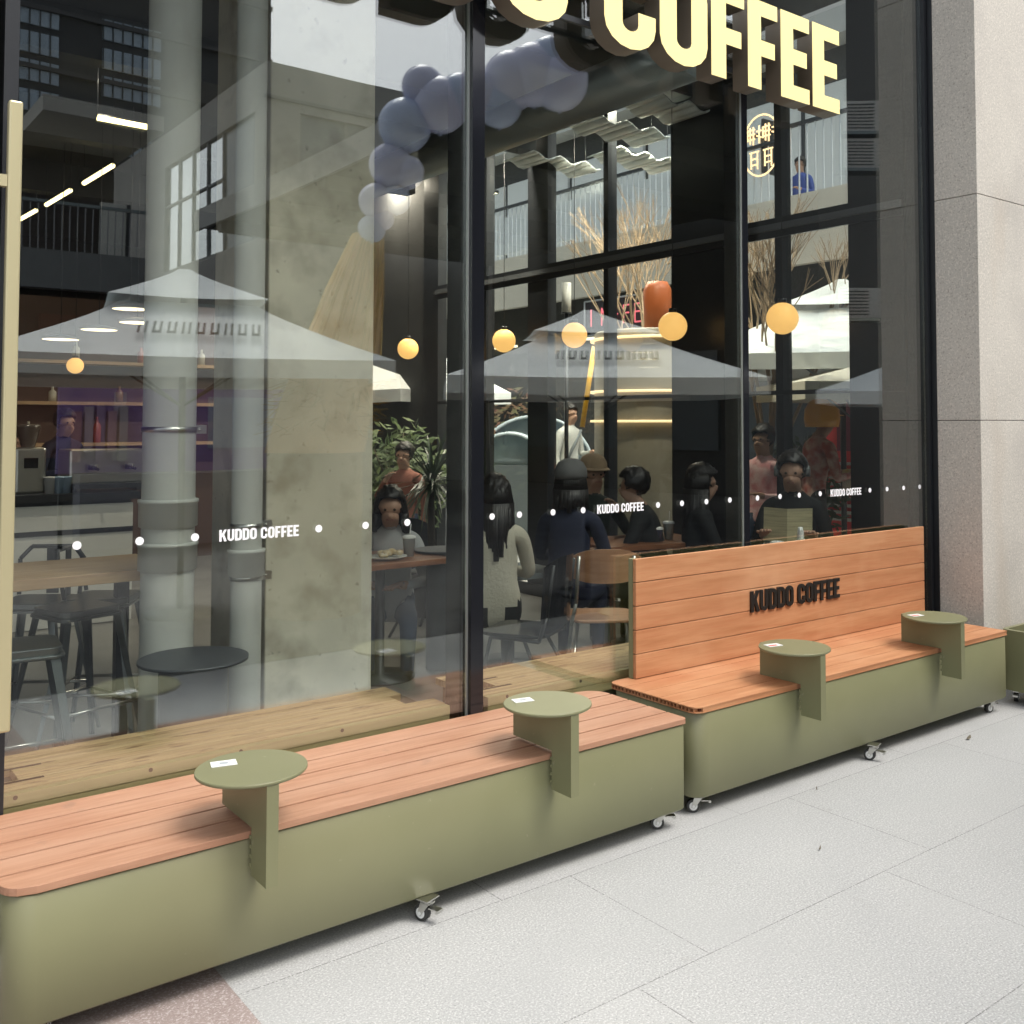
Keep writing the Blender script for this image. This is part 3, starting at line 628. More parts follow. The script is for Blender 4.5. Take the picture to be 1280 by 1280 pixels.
# tables and chairs on the right
def chair(x, y, rot, label, m=darkwood, legm=greymetal, solid=False):
    t = thing('chair', label, 'chair', (x, y, 0), rot, None); z = .45
    bm = BM(); prism(bm, rrect(-.20, -.20, .20, .20, .09, 6), z - .018, z); build('seat', bm, m, t, bevel=.005)
    bm = BM(); N = 10
    zb, zt2 = (z + .04, z + .42) if solid else (z + .22, z + .42)
    vs_ = []
    for i in range(N + 1):
        u = -1 + 2 * i / N; x_ = .205 * u; yy = .24 - .06 * u * u; cz = .05 * abs(u) ** 3
        vs_.append([bm.verts.new(q) for q in ((x_, yy, zb + cz * .6), (x_, yy + .02, zt2 - cz), (x_, yy + .034, zt2 - cz), (x_, yy + .014, zb + cz * .6))])
    for A, B in zip(vs_[:-1], vs_[1:]):
        for i in range(4): bm.faces.new((A[i], A[(i + 1) % 4], B[(i + 1) % 4], B[i]))
    bm.faces.new(vs_[0]); bm.faces.new(vs_[-1][::-1]); build('backrest', bm, m, t)
    for s in (-1, 1):
        bm = BM(); poly_tube(bm, [Vector(q) for q in ((s * .20, -.21, .012), (s * .165, -.13, z - .03), (s * .17, .02, z - .03), (s * .20, .17, z - .03), (s * .175, .205, z + .1), (s * .16, .24, z + .38))], .011, 8); build('side_frame', bm, legm, t)
        bm = BM(); tube(bm, (s * .15, .06, z - .03), (s * .22, .27, .012), .011, 8); build('leg', bm, legm, t)
    return t
def seat_pt(px, py, d, z=None):
    p = at(px, py, d); return p
# table for the woman in the sweatshirt
tb1 = cafe_table(at(480, 700, 6.3).x, at(480, 700, 6.3).y + .05, .7, .6, 'reddish wood cafe table holding a plate beside the concrete column', z=.76)
tb2 = cafe_table(at(800, 665, 7.3).x, at(800, 665, 7.3).y, .9, .62, 'reddish wood cafe table between seated customers in the middle window', z=.76, rot=-.2)
tb3 = cafe_table(at(975, 650, 6.0).x, at(975, 650, 6.0).y + .05, .6, .45, 'dark cafe table with a bottle in front of the reading man', top=darkwood, z=.76)
tb4 = cafe_table(at(660, 745, 6.6).x, at(660, 745, 6.6).y + .2, .6, .5, 'grey topped low cafe table in the shade of the middle window', top=mat('grey laminate', (.13, .15, .15), .3), z=.62)
chair(at(752, 735, 6.1).x, at(752, 735, 6.1).y, 2.55, 'bentwood style chair with light steel legs left of the slatted backrest', m=woodmat('chair ply', (.42, .21, .11), (.55, .30, .17), 4, (1, 8, 8), .4), legm=mat('light steel', (.5, .5, .47), .3, .8))
chair(at(655, 720, 5.7).x, at(655, 720, 5.7).y, -2.6, 'black shell chair close behind the glass beside the thick mullion', m=blackg, legm=darkmetal, solid=True)
chair(at(545, 740, 7.6).x, at(545, 740, 7.6).y, .5, 'black chair under the table near the concrete column', m=darkmetal, legm=darkmetal, solid=True)
# things on tables
def cup(loc, label, col=(.45, .5, .52), straw=True, h=.12):
    t = thing('drink_cup', label, 'cup', loc); bm = BM(); lathe(bm, [(0, 0), (.030, 0), (.040, h), (.042, h + .002)], 20); build('cup', bm, mat('cup', col, .2), t)
    bm = BM(); lathe(bm, [(.043, h - .005), (.043, h + .006), (.03, h + .012), (0, h + .013)], 20); build('lid', bm, whitep, t)
    if straw: bm = BM(); tube(bm, (.005, 0, h + .013), (.02, .01, h + .08), .003, 6); build('straw', bm, whitep, t)
px_ = tb1.location
t = thing('plate', 'white plate of bread and salad in front of the woman by the column', 'plate', (px_.x - .02, px_.y - .12, .761))
bm = BM(); lathe(bm, [(0, .003), (.07, .003), (.125, .018), (.127, .021), (.07, .009), (0, .009)], 36); build('dish', bm, white, t)
rf = random.Random(2); bm = BM()
for k in range(14): sphere(bm, Vector((rf.uniform(-.07, .07), rf.uniform(-.06, .06), .025 + rf.uniform(0, .02))), rf.uniform(.016, .03), 2, (1, 1, .7))
build('food', bm, mat('bread', (.5, .36, .16), .7, col2=(.62, .55, .42), scale=30), t)
cup((px_.x + .16, px_.y - .08, .76), 'clear plastic drink cup to the right of the plate on the wood table')
cup((tb2.location.x + .17, tb2.location.y - .12, .76), 'iced drink cup with straw on the middle wood table', (.4, .42, .38))
cup((tb2.location.x + .02, tb2.location.y - .16, .76), 'small dark drink cup near the edge of the middle wood table', (.1, .12, .2), False, .09)
cup((tb3.location.x - .16, tb3.location.y - .16, .76), 'clear glass cup left of the white bottle', (.25, .26, .24), False, .15)
t = thing('squeeze_bottle', 'white squeeze bottle standing before the reading man', 'bottle', (tb3.location.x + .0, tb3.location.y - .20, .76))
bm = BM(); lathe(bm, [(0, 0), (.034, 0), (.036, .01), (.036, .15), (.02, .175)], 20); build('body', bm, mat('pale bottle', (.55, .58, .5), .35), t); bm = BM(); lathe(bm, [(.02, .175), (.018, .21), (.012, .235), (0, .237)], 16); build('cap', bm, whitep, t)
# ================================================================== PEOPLE
def seg_d(p, a, b):
    ab = b - a; t = max(0, min(1, (p - a).dot(ab) / max(ab.length_squared, 1e-9))); return (p - a - ab * t).length
def person(headpos, rot, label, top, pants, pose='stand', arms=('down', 'down'), hair='short', lean=.0, look=0.0, hairc=hairm, sc=1.0, hoodie=False, group=None, skinm=skin, head_turn=0):
    """local frame: figure faces -Y, origin on the ground below the pelvis"""
    sit = pose == 'sit'; zp = .53 if sit else .93
    J = {}; ed = []; rad = {}
    def j(n, x, y, z, r): J[n] = Vector((x, y, z)); rad[n] = r if isinstance(r, tuple) else (r, r)
    def e(a, b, k): ed.append((a, b, k))
    ly = -lean
    j('pel', 0, 0, zp, (.155, .11)); j('waist', 0, ly * .3, zp + .17, (.135, .10)); j('chest', 0, ly * .7, zp + .36, (.165, .115)); j('uch', 0, ly * .95, zp + .47, (.12, .085)); j('neck', 0, ly * 1.05 - .005, zp + .555, .052)
    hy = ly * 1.25 - .02 - .03 * look
    j('jaw', 0, hy - .02, zp + .635 - .015 * look, (.062, .07)); j('head', 0, hy - .005, zp + .705 - .01 * look, (.078, .095)); j('crown', 0, hy + .01, zp + .765 - .01 * look, (.066, .08))
    j('nose', 0, hy - .108 - .01 * look, zp + .672 - .03 * look, .011)
    e('pel', 'waist', 1); e('waist', 'chest', 1); e('chest', 'uch', 1); e('uch', 'neck', 0); e('neck', 'jaw', 0); e('jaw', 'head', 0); e('head', 'crown', 0); e('jaw', 'nose', 0)
    for s, n in ((-1, 'l'), (1, 'r')):
        j('ear' + n, s * .078, hy + .005, zp + .69, .014); e('head', 'ear' + n, 0)
        j('sh' + n, s * .165, ly * .95 + .0, zp + .455, .062); e('uch', 'sh' + n, 1)
        a = arms[0 if s < 0 else 1]; z0 = zp + .455
        if a == 'down': el, wr, hd = (s * .215, ly + .03, z0 - .28), (s * .21, ly - .03, z0 - .53), (s * .205, ly - .06, z0 - .61)
        elif a == 'table': el, wr, hd = (s * .235, ly - .10, z0 - .26), (s * .12, ly - .33, z0 - .25), (s * .06, ly - .39, z0 - .245)
        elif a == 'read': el, wr, hd = (s * .235, ly - .08, z0 - .25), (s * .16, ly - .30, z0 - .16), (s * .14, ly - .37, z0 - .13)
        elif a == 'raise': el, wr, hd = (s * .24, ly - .16, z0 - .20), (s * .10, ly - .30, z0 - .02), (s * .04, ly - .33, z0 + .04)
        elif a == 'hold': el, wr, hd = (s * .23, ly - .02, z0 - .27), (s * .14, ly - .24, z0 - .24), (s * .10, ly - .31, z0 - .22)
        else: el, wr, hd = a
        j('el' + n, *el, .043); j('wr' + n, *wr, .029); j('pa' + n, *hd, (.034, .020))
        e('sh' + n, 'el' + n, 1); e('el' + n, 'wr' + n, 1); e('wr' + n, 'pa' + n, 0)
        d = (Vector(hd) - Vector(wr)).normalized(); sd_ = d.cross(Vector((0, 0, 1)));
        if sd_.length < .2: sd_ = Vector((0, 1, 0)).cross(d)
        sd_.normalize(); nrm = sd_.cross(d).normalized(); base = Vector(hd)
        for q, (o_, L_) in enumerate(((-.026, .066), (-.009, .078), (.009, .074), (.025, .058))):
            k1 = base + sd_ * o_ + d * .022; k2 = k1 + d * L_ * .5 + nrm * -.006; k3 = k2 + d * L_ * .32 - nrm * .018
            for u, (kk, rr_) in enumerate(((k1, .0095), (k2, .0085), (k3, .0075))): j('f%s%d%d' % (n, q, u), *kk, rr_)
            e('pa' + n, 'f%s%d0' % (n, q), 0); e('f%s%d0' % (n, q), 'f%s%d1' % (n, q), 0); e('f%s%d1' % (n, q), 'f%s%d2' % (n, q), 0)
        th = base - d * .02 + sd_ * (-.034 * s); j('t%s0' % n, *th, .011); j('t%s1' % n, *(th + d * .035 - sd_ * (.016 * s)), .009); e('pa' + n, 't%s0' % n, 0); e('t%s0' % n, 't%s1' % n, 0)
        if sit: kn, an, to = (s * .13, -.43, .50), (s * .12, -.40, .10), (s * .13, -.53, .045)
        else: kn, an, to = (s * .10, -.015, .49), (s * .105, .01, .10), (s * .125, -.13, .045)
        j('hip' + n, s * .095, -.02, zp - .03, .088); j('kn' + n, *kn, .062); j('an' + n, *an, .04); j('he' + n, an[0], an[1] + .025, .05, .036); j('to' + n, *to, (.043, .030))
        e('pel', 'hip' + n, 2); e('hip' + n, 'kn' + n, 2); e('kn' + n, 'an' + n, 2); e('an' + n, 'he' + n, 3); e('he' + n, 'to' + n, 3)
    names = list(J); idx = {n: i for i, n in enumerate(names)}
    me = bpy.data.meshes.new('person'); me.from_pydata([J[n] for n in names], [(idx[a], idx[b]) for a, b, k in ed], [])
    o = bpy.data.objects.new('tmp', me); C.objects.link(o)
    o.modifiers.new('skin', 'SKIN').use_smooth_shade = True
    sv = me.skin_vertices[0].data
    for n in names: sv[idx[n]].radius = rad[n]
    sv[idx['pel']].use_root = True
    ss = o.modifiers.new('ss', 'SUBSURF'); ss.levels = 2; ss.render_levels = 2
    dg = bpy.context.evaluated_depsgraph_get(); dg.update()
    m2 = bpy.data.meshes.new_from_object(o.evaluated_get(dg)); bpy.data.objects.remove(o)
    m2.materials.clear()
    shoe = mat('shoe', (.03, .03, .03), .6)
    for mm in (skinm, top, pants, shoe): m2.materials.append(mm)
    segs = [(J[a], J[b], k, (max(rad[a]) + max(rad[b])) / 2) for a, b, k in ed]
    for f in m2.polygons:
        c = f.center; best = min(segs, key=lambda q: seg_d(c, q[0], q[1]) - q[3] * .8); f.material_index = best[2]; f.use_smooth = True
        if (c - J['neck']).length < .075 and c.z < J['neck'].z + .0: f.material_index = 1
    b = bpy.data.objects.new('person', m2); C.objects.link(b)
    hp = J['head']
    b.rotation_euler = (0, 0, rot); b.scale = (sc, sc, sc)
    off = Matrix.Rotation(rot, 3, 'Z') @ Vector((hp.x * sc, hp.y * sc, 0)); b.location = (headpos[0] - off.x, headpos[1] - off.y, headpos[2] - hp.z * sc)
    tag(b, label, 'person', group)
    # eyes, brows, mouth
    bm = BM()
    for s in (-1, 1): sphere(bm, Vector((s * .031, hp.y - .082, hp.z - .005 - .012 * look)), .009, 2)
    build('eye', bm, mat('eye', (.03, .02, .015), .2), b)
    bm = BM(); box(bm, -.022, .022, hp.y - .094, hp.y - .082, hp.z - .062 - .02 * look, hp.z - .056 - .02 * look); build('mouth', bm, mat('lips', (.28, .10, .08), .5), b)
    # hair
    if hair != 'none':
        bm = BM(); sphere(bm, Vector((0, hp.y + .018, hp.z + .028)), .1, 4, (.93, 1.12, 1.06))
        rh = random.Random(hash(label) % 999)
        for v in bm.verts:
            v.co += (v.co - hp).normalized() * (.004 * math.sin(v.co.x * 90 + v.co.z * 60) + rh.uniform(0, .008) + .006 * math.sin(math.atan2(v.co.x, v.co.y - hp.y) * 23))
        kill = [v for v in bm.verts if v.co.y < hp.y - .045 and v.co.z < hp.z + .048 or (v.co.z < hp.z - .035 and v.co.y < hp.y + .03)]
        bmesh.ops.delete(bm, geom=kill, context='VERTS')
        hm = build('hair', bm, hairc, b, smooth=True); sl = hm.modifiers.new('s', 'SOLIDIFY'); sl.thickness = .012; sl.offset = -1
        if hair in ('long', 'bob'):
            bm = BM(); nL = .40 if hair == 'long' else .2
            for k in range(26):
                a_ = math.radians(-8 + 196 * k / 25); x_, y_ = .088 * math.cos(a_), .10 * math.sin(a_)
                p0 = Vector((x_ * .85, hp.y + .018 + y_ * .85, hp.z + .06)); p1 = Vector((x_ * 1.08, hp.y + .02 + y_ * 1.05, hp.z - .05)); p2 = Vector((x_ * 1.15 + rh.uniform(-.01, .01), hp.y + .02 + y_ * 1.1 + rh.uniform(0, .02), hp.z - nL * rh.uniform(.75, 1.0)))
                tube(bm, p0, p1, .024, 6); tube(bm, p1, p2, .027, 6, r2=.018)
            build('hair_length', bm, hairc, b)
        if hair == 'bun': bm = BM(); sphere(bm, Vector((0, hp.y + .11, hp.z + .07)), .045, 3); build('hair_bun', bm, hairc, b)
    return b, J
def cap(b, J, m, peak=True, label=None, helmet=False):
    hp = J['head']; bm = BM(); r = .118 if not helmet else .150
    lathe(bm, [(r * .93, hp.z + (.02 if not helmet else -.07)), (r, hp.z + (.045 if not helmet else .0)), (r * .96, hp.z + .085), (r * .75, hp.z + .13 + (.02 if helmet else 0)), (r * .4, hp.z + .152 + (.03 if helmet else 0)), (0, hp.z + .158 + (.03 if helmet else 0))], 28)
    for v in bm.verts: v.co.y = v.co.y * 1.15 + hp.y + .015; v.co.x *= .93
    if helmet:
        kill = [v for v in bm.verts if v.co.y < hp.y - .10 and v.co.z < hp.z + .03]; bmesh.ops.delete(bm, geom=kill, context='VERTS')
    o = build('helmet' if helmet else 'cap', bm, m, b, smooth=True); sl = o.modifiers.new('s', 'SOLIDIFY'); sl.thickness = .006
    if peak:
        bm = BM(); N = 10; A = []; B = []
        for i in range(N + 1):
            a_ = math.radians(200 + 140 * i / N); A.append(bm.verts.new((.105 * math.cos(a_), hp.y + .10 * math.sin(a_), hp.z + .045))); B.append(bm.verts.new((.11 * math.cos(a_), hp.y - .02 + .175 * math.sin(a_), hp.z + .03)))
        for i in range(N): bm.faces.new((A[i], A[i + 1], B[i + 1], B[i]))
        p_ = build('peak', bm, m, o); s2 = p_.modifiers.new('s', 'SOLIDIFY'); s2.thickness = .005
navy = mat('navy cloth', (.012, .016, .04), .85, bump=.2, scale=15); greysw = mat('grey sweatshirt', (.42, .43, .43), .9, bump=.3, scale=12)
cream = mat('cream fleece', (.50, .47, .38), .95, bump=.6, scale=60); dkgreen = mat('dark green cloth', (.015, .025, .016), .9); blackcl = mat('black cloth', (.008, .009, .010), .85, bump=.2, scale=15)
pinkcl = mat('pink patterned cloth', (.70, .28, .30), .9, col2=(.85, .6, .58), scale=14); jean = mat('denim', (.07, .10, .16), .9); paleg = mat('pale jacket', (.52, .53, .50), .85, bump=.2, scale=10)
red_dk = mat('maroon cloth', (.38, .08, .06), .85, col2=(.55, .40, .34), scale=12); greycl = mat('grey cloth', (.16, .18, .19), .9)
hd = lambda px, py, d: at(px, py, d)
P_ = {}
pb, J = person(hd(488, 632, 6.7), -.55, 'woman with dark bob in a grey sweatshirt with red print eating by the concrete column', greysw, jean, 'sit', ('table', 'table'), 'bob', lean=.10, look=1.3)
pb['label'] = 'person in grey sweatshirt with red print looking down at a plate by the column'
lt, _w = text_mesh('shirt_print', 'LIE', .045, None, .003, mat('red print 2', (.35, .03, .07), .7), gap=.1) if 0 else (None, 0)
bm = BM(); c = J['chest']
for k in range(5): box(bm, -.11 + k * .045, -.11 + k * .045 + .028, c.y - .135, c.y - .125, c.z - .01, c.z + .035)
build('shirt_print', bm, mat('red print 2', (.35, .03, .07), .7), pb)
person(hd(618, 618, 6.3), math.pi - .5, 'person with long black hair and cream fleece seated behind the thick mullion', cream, blackcl, 'sit', ('table', 'table'), 'long', lean=.04)
pb, J = person(hd(714, 602, 6.7), math.pi - .9, 'person in navy coat and grey cap seated with back to the glass', navy, navy, 'sit', ('table', 'table'), 'bob', lean=.06); cap(pb, J, mat('grey felt', (.12, .12, .12), .9), False)
pb, J = person(hd(742, 592, 7.8), -.35, 'person in beige cap and dark green top raising one hand at the table', dkgreen, blackcl, 'sit', ('table', 'raise'), 'short', lean=.02); cap(pb, J, mat('beige twill', (.36, .26, .16), .9), True)
person(hd(790, 606, 7.3), math.pi + .7, 'person in black jacket bending over the middle table', blackcl, blackcl, 'sit', ('table', 'table'), 'short', lean=.16)
person(hd(880, 602, 7.2), 1.0, 'person with long hair in black seated left of the thin mullion', blackcl, blackcl, 'sit', ('table', 'table'), 'long', lean=.05)
pb, J = person(hd(990, 588, 6.6), -1.0, 'person in black with headphones reading an open book right of the thin mullion', blackcl, blackcl, 'sit', ('read', 'read'), 'short', lean=.06, look=.8)
hp = J['head']; bm = BM()
for k in range(12):
    a0, a1 = math.pi * k / 12, math.pi * (k + 1) / 12; tube(bm, (.102 * math.cos(a0), hp.y + .01, hp.z + .118 * math.sin(a0) + .01), (.102 * math.cos(a1), hp.y + .01, hp.z + .118 * math.sin(a1) + .01), .008, 6)
for s in (-1, 1): tube(bm, (s * .085, hp.y + .01, hp.z - .005), (s * .115, hp.y + .01, hp.z - .005), .035, 16)
hph = build('headphones', bm, mat('grey plastic', (.15, .16, .16), .4)); hph.matrix_world = pb.matrix_basis.copy(); tag(hph, 'grey over-ear headphones worn by the reading person', 'headphones')
# open book held in both hands
rl, rr2 = J['pal'], J['par']; bm = BM(); cc = (rl + rr2) / 2 + Vector((0, -.035, .03))
for s in (-1, 1):
    v = [bm.verts.new(cc + Vector(q)) for q in ((0, .0, -.09), (s * .15, .045, -.085), (s * .15, .085, .12), (0, .04, .115))]; f = bm.faces.new(v if s > 0 else v[::-1])
bk = build('book', bm, mat('yellowed paper', (.42, .38, .22), .8, col2=(.30, .27, .16), scale=16, stretch=(.2, 1, 6))); sl = bk.modifiers.new('s', 'SOLIDIFY'); sl.thickness = .014
bk.matrix_world = pb.matrix_basis.copy(); tag(bk, 'open yellowed paperback held by the reading person', 'book')
# staff
person(hd(82, 527, 10.3), .35, 'member of staff in navy behind the white counter', navy, blackcl, 'stand', ('hold', 'hold'), 'short')['label'] if 0 else None
pb, J = person(hd(82, 527, 9.9), .35, 'person in navy working behind the white counter', navy, blackcl, 'stand', ('hold', 'hold'), 'short', look=.5)
person(hd(22, 552, 10.6), .2, 'person in a pale shirt at the far left end of the counter', greycl, blackcl, 'stand', ('hold', 'hold'), 'short', sc=.93)
# people outside, seen through the side glass
person(hd(953, 548, 8.6), -1.4, 'person in pink patterned top outside behind the reader', pinkcl, jean, 'stand', ('down', 'hold'), 'bun', sc=.97)
pb, J = person(hd(1030, 524, 9.0), 1.25, 'delivery rider in yellow helmet and maroon jacket outside', red_dk, blackcl, 'stand', ('hold', 'hold'), 'none', lean=.10); cap(pb, J, mat('yellow shell', (.75, .36, .04), .3), True, helmet=True)
pb['label'] = 'person in yellow helmet and maroon jacket holding a paper bag outside'
hnd = pb.matrix_basis @ ((J['pal'] + J['par']) / 2); bm = BM(); box(bm, -.09, .09, -.05, .05, -.14, .05); tag(build('paper_bag', bm, mat('yellow paper', (.6, .42, .12), .8, col2=(.7, .66, .55), scale=6), loc=(hnd.x, hnd.y, hnd.z - .03), rot=.5, bevel=.01), 'yellow and white paper bag held by the helmeted person', 'bag')
pb, J = person(hd(713, 516, 12.5), .2, 'person standing in a pale zipped jacket with a bag strap outside', paleg, paleg, 'stand', ('down', 'hold'), 'short')
c = J['chest']; bm = BM(); tube(bm, (-.15, c.y - .12, c.z - .2), (.13, c.y - .09, c.z + .13), .018, 8); build('bag_strap', bm, greycl, pb)
person(hd(768, 524, 12.0), 1.1, 'person in dark jacket with a grey rucksack beyond the pale jacket', blackcl, jean, 'stand', ('down', 'hold'), 'short', sc=.95)
person(hd(810, 518, 10.4), -1.3, 'person in blue-grey shirt in profile left of the pale wall column', mat('blue grey cloth', (.15, .20, .26), .9), jean, 'stand', ('hold', 'hold'), 'short', sc=.97)
person(hd(612, 540, 13), .8, 'person in a white hooded top far outside by the thick mullion', paleg, blackcl, 'stand', ('down', 'down'), 'none')
person(hd(505, 568, 9.5), -.9, 'person drinking from a white cup outside beyond the column', mat('rust cloth', (.25, .10, .07), .9), jean, 'stand', ('raise', 'down'), 'short', sc=.9)
# ================================================================== OUTSIDE, BEYOND THE SIDE GLASS
def walkway(name, label, x, y0, y1, z0, z1, d_=2.2, rail=True, axis='x'):
    t = thing(name, label, 'walkway', (0, 0, 0))
    build('fascia', bx(x, x + .12, y0, y1, z0, z1), beige, t); build('deck', bx(x + .1205, x + d_, y0, y1, z1 - .25, z1 - .02), beige, t)
    if rail:
        bm = BM(); n = int((y1 - y0) / .14)
        for k in range(n): y = y0 + .07 + k * .14; box(bm, x + .04, x + .06, y - .008, y + .008, z1, z1 + 1.0)
        build('baluster', bm, mat('pale steel', (.70, .74, .78), .5), t)['kind'] = 'stuff'
        bm = BM(); box(bm, x + .02, x + .08, y0, y1, z1 + 1.0, z1 + 1.05); build('handrail', bm, darkmetal, t)
    return t
walkway('walkway', 'second floor walkway with beige fascia and pale railing beyond the side glass', 11.5, 5.2, 24, 3.85, 4.85)
pA, pB = hit(925, 192, 0, 11.9), hit(785, 240, 0, 11.9)
build('white_band', bx(11.9, 11.96, 10.6, 24, pA.z - .75, pA.z), mat('white band', (.8, .84, .86), .6), C.objects['walkway'])
wb = thing('shop_building', 'dark fronted shop building under the walkway beyond the side glass', 'building', (0, 0, 0))
build('wall', bx(13.8, 14.2, 3.6, 40, 0, 11), mat('charcoal cladding', (.06, .062, .06), .8, var=.2), wb)
for k in range(9):
    y = 5 + k * 2.4; f = build('window', bx(13.72, 13.79, y, y + 2.25, 4.9, 7.2), bpy.data.materials.get('pale curtain') or mat('pale curtain', (.80, .83, .84), .7), wb); build('window_frame', bx(13.69, 13.7195, y + .82, y + .88, 5.1, 7.2), black, f)
build('roof_band', bx(13.3, 13.79, 3.6, 40, 7.8, 9.2), mat('pale band', (.55, .56, .55), .7), wb)
build('shopfront', bx(13.70, 13.79, 5, 26, .3, 3.2), mat('dark shop glass', (.03, .035, .04), .15), wb)
for k in range(5): build('lit_strip', bx(13.62, 13.69, 6 + k * 3.2, 7.4 + k * 3.2, 3.35, 3.4), mat('shop strip', (1, .85, .6), .5, emit=1.6), wb)
build('end_wall', bx(6.8, 13.79, 22.5, 22.9, 0, 6.2), beige, wb)
# red kiosk
kp = at(1085, 560, 10.5); kp = Vector((8.6, 5.35, 0)); q = hit(1025, 600, 0, 9.2)
t = thing('kiosk', 'red kiosk with slatted grey lower front outside on the right', 'kiosk', (0, 0, 0))
ky = q.y; build('body', bx(9.2, 10.6, 4.3, ky, .0, 2.05), mat('red enamel', (.62, .035, .04), .45), t, bevel=.01); build('roof', bx(9.1, 10.7, 4.25, ky + .1, 2.051, 2.15), mat('dark red', (.16, .015, .02), .5), t)
for k in range(9): build('slat', bx(9.15, 9.1985, 4.35, ky - .05, .55 + k * .075, .58 + k * .075), mat('grey slat', (.32, .32, .30), .5), t)
build('poster', bx(9.17, 9.1985, 4.9, ky - .25, 1.3, 1.85), mat('maroon poster', (.17, .02, .05), .5), t)
# boxy pale planter shrubs and foliage outside
def leafy(base, h, r, n, m, label, name='shrub', cat='plant', stem=True, kind='leaf', seed=1):
    rn = random.Random(seed); t = thing(name, label, cat, base)
    if stem:
        bm = BM(); tube(bm, (0, 0, 0), (0, 0, h * .5), .03, 8, r2=.015)
        for k in range(7): a = rn.uniform(0, 6.3); tube(bm, (0, 0, h * rn.uniform(.2, .5)), (r * .7 * math.cos(a), r * .7 * math.sin(a), h * rn.uniform(.6, .95)), .012, 6, r2=.004)
        build('stem', bm, mat('bark', (.10, .075, .05), .9), t)
    bm = BM()
    for k in range(n):
        a = rn.uniform(0, 6.3); u = rn.uniform(-1, 1); q = rn.uniform(.35, 1); c = Vector((r * q * math.cos(a) * math.sqrt(1 - u * u), r * q * math.sin(a) * math.sqrt(1 - u * u), h * .6 + h * .4 * u * q))
        d = Vector((rn.uniform(-1, 1), rn.uniform(-1, 1), rn.uniform(-.6, 1))).normalized(); s = rn.uniform(.04, .09); sd_ = d.orthogonal().normalized()
        v = [bm.verts.new(c + w_) for w_ in (-d * s, sd_ * s * .35, d * s, -sd_ * s * .35)]; bm.faces.new(v)
    build('foliage', bm, m, t); return t
leafm = mat('green leaves', (.055, .10, .035), .6, col2=(.11, .15, .05), scale=3); leafd = mat('dark leaves', (.02, .045, .02), .5, col2=(.05, .085, .03), scale=3)
flowerm = mat('reddish leaves', (.20, .06, .04), .6, col2=(.10, .13, .05), scale=4)
for (px, d, h, r, m, lab, sd_) in ((500, 10, 1.7, .5, leafm, 'light green leafy shrub outside just right of the concrete column', 3), (650, 15.5, 2.2, .8, flowerm, 'reddish flowering shrub outside behind the globe lamps', 4), (1000, 9.6, 1.5, .45, leafd, 'dark green shrub outside behind the reader', 5), (1080, 12.2, 1.2, .5, leafd, 'low dark shrub outside near the pillar reflection', 6), (838, 11.0, 1.6, .18, leafm, 'narrow green columnar plant outside in the middle window', 8)):
    p = at(px, 529, d); leafy((p.x, p.y, 0), h, r, 900, m, lab, seed=sd_)
# palm-like yucca inside by the column
p = at(540, 640, 8.4); t = thing('palm_plant', 'dark spiky palm with arching fronds left of the thick mullion', 'plant', (p.x, p.y, 0))
bm = BM(); lathe(bm, [(0, .012), (.15, .012), (.19, .38), (.17, .38), (.15, .34), (0, .34)], 24); build('pot', bm, darkmetal, t)
bm = BM(); tube(bm, (0, 0, .3), (0, .02, 1.1), .035, 10, r2=.028); build('trunk', bm, mat('fibre trunk', (.06, .05, .035), .9), t)
bm = BM(); rn = random.Random(11)
for k in range(90):
    a = rn.uniform(0, 6.3); el = rn.uniform(-.3, 1.35); L_ = rn.uniform(.45, .75); pr = None; w0 = .014
    for i in range(6):
        u = i / 5; rr3 = L_ * u * math.cos(el) + .0; zz2 = 1.1 + L_ * u * math.sin(el) - .28 * u * u; c = Vector((rr3 * math.cos(a), rr3 * math.sin(a), zz2)); s = Vector((-math.sin(a), math.cos(a), 0)) * w0 * (1 - u) ** .6
        A = (bm.verts.new(c - s), bm.verts.new(c + s))
        if pr: bm.faces.new((pr[0], pr[1], A[1], A[0]))
        pr = A
build('frond', bm, mat('frond green', (.02, .045, .022), .4, col2=(.04, .075, .035), scale=5), t)['kind'] = 'stuff'
# bare winter trees
def bare_tree(base, h, label, seed, spread=.5, m=None):
    rn = random.Random(seed); t = thing('bare_tree', label, 'tree', base); bm = BM()
    def br(p, d, L_, r, lv):
        q = p + d * L_; tube(bm, p, q, r, 6, r2=r * .65, cap=False)
        if lv == 0: return
        for k in range(3 if lv > 1 else 4):
            nd = (d + Vector((rn.uniform(-1, 1), rn.uniform(-1, 1), rn.uniform(-.1, .5))) * spread).normalized(); br(q, nd, L_ * rn.uniform(.6, .8), r * .6, lv - 1)
    tr = BM(); tube(tr, (0, 0, 0), (0, 0, h * .28), .05, 10, r2=.04); mm = mat('winter bark', (.36, .27, .18), .9)
    build('trunk', tr, mm, t)
    for k in range(5): br(Vector((0, 0, h * .27)), Vector((rn.uniform(-.5, .5), rn.uniform(-.5, .5), 1)).normalized(), h * .24, .026, 4)
    build('branch', bm, mm, t)['kind'] = 'stuff'
p = at(960, 529, 9.8); bare_tree((p.x, p.y, 0), 3.9, 'bare branching winter tree behind the largest globe lamp', 5)
p = at(800, 529, 12.5); bare_tree((p.x, p.y, 0), 4.6, 'bare winter tree above the neon outline sign', 9)
p = at(995, 529, 11.2)
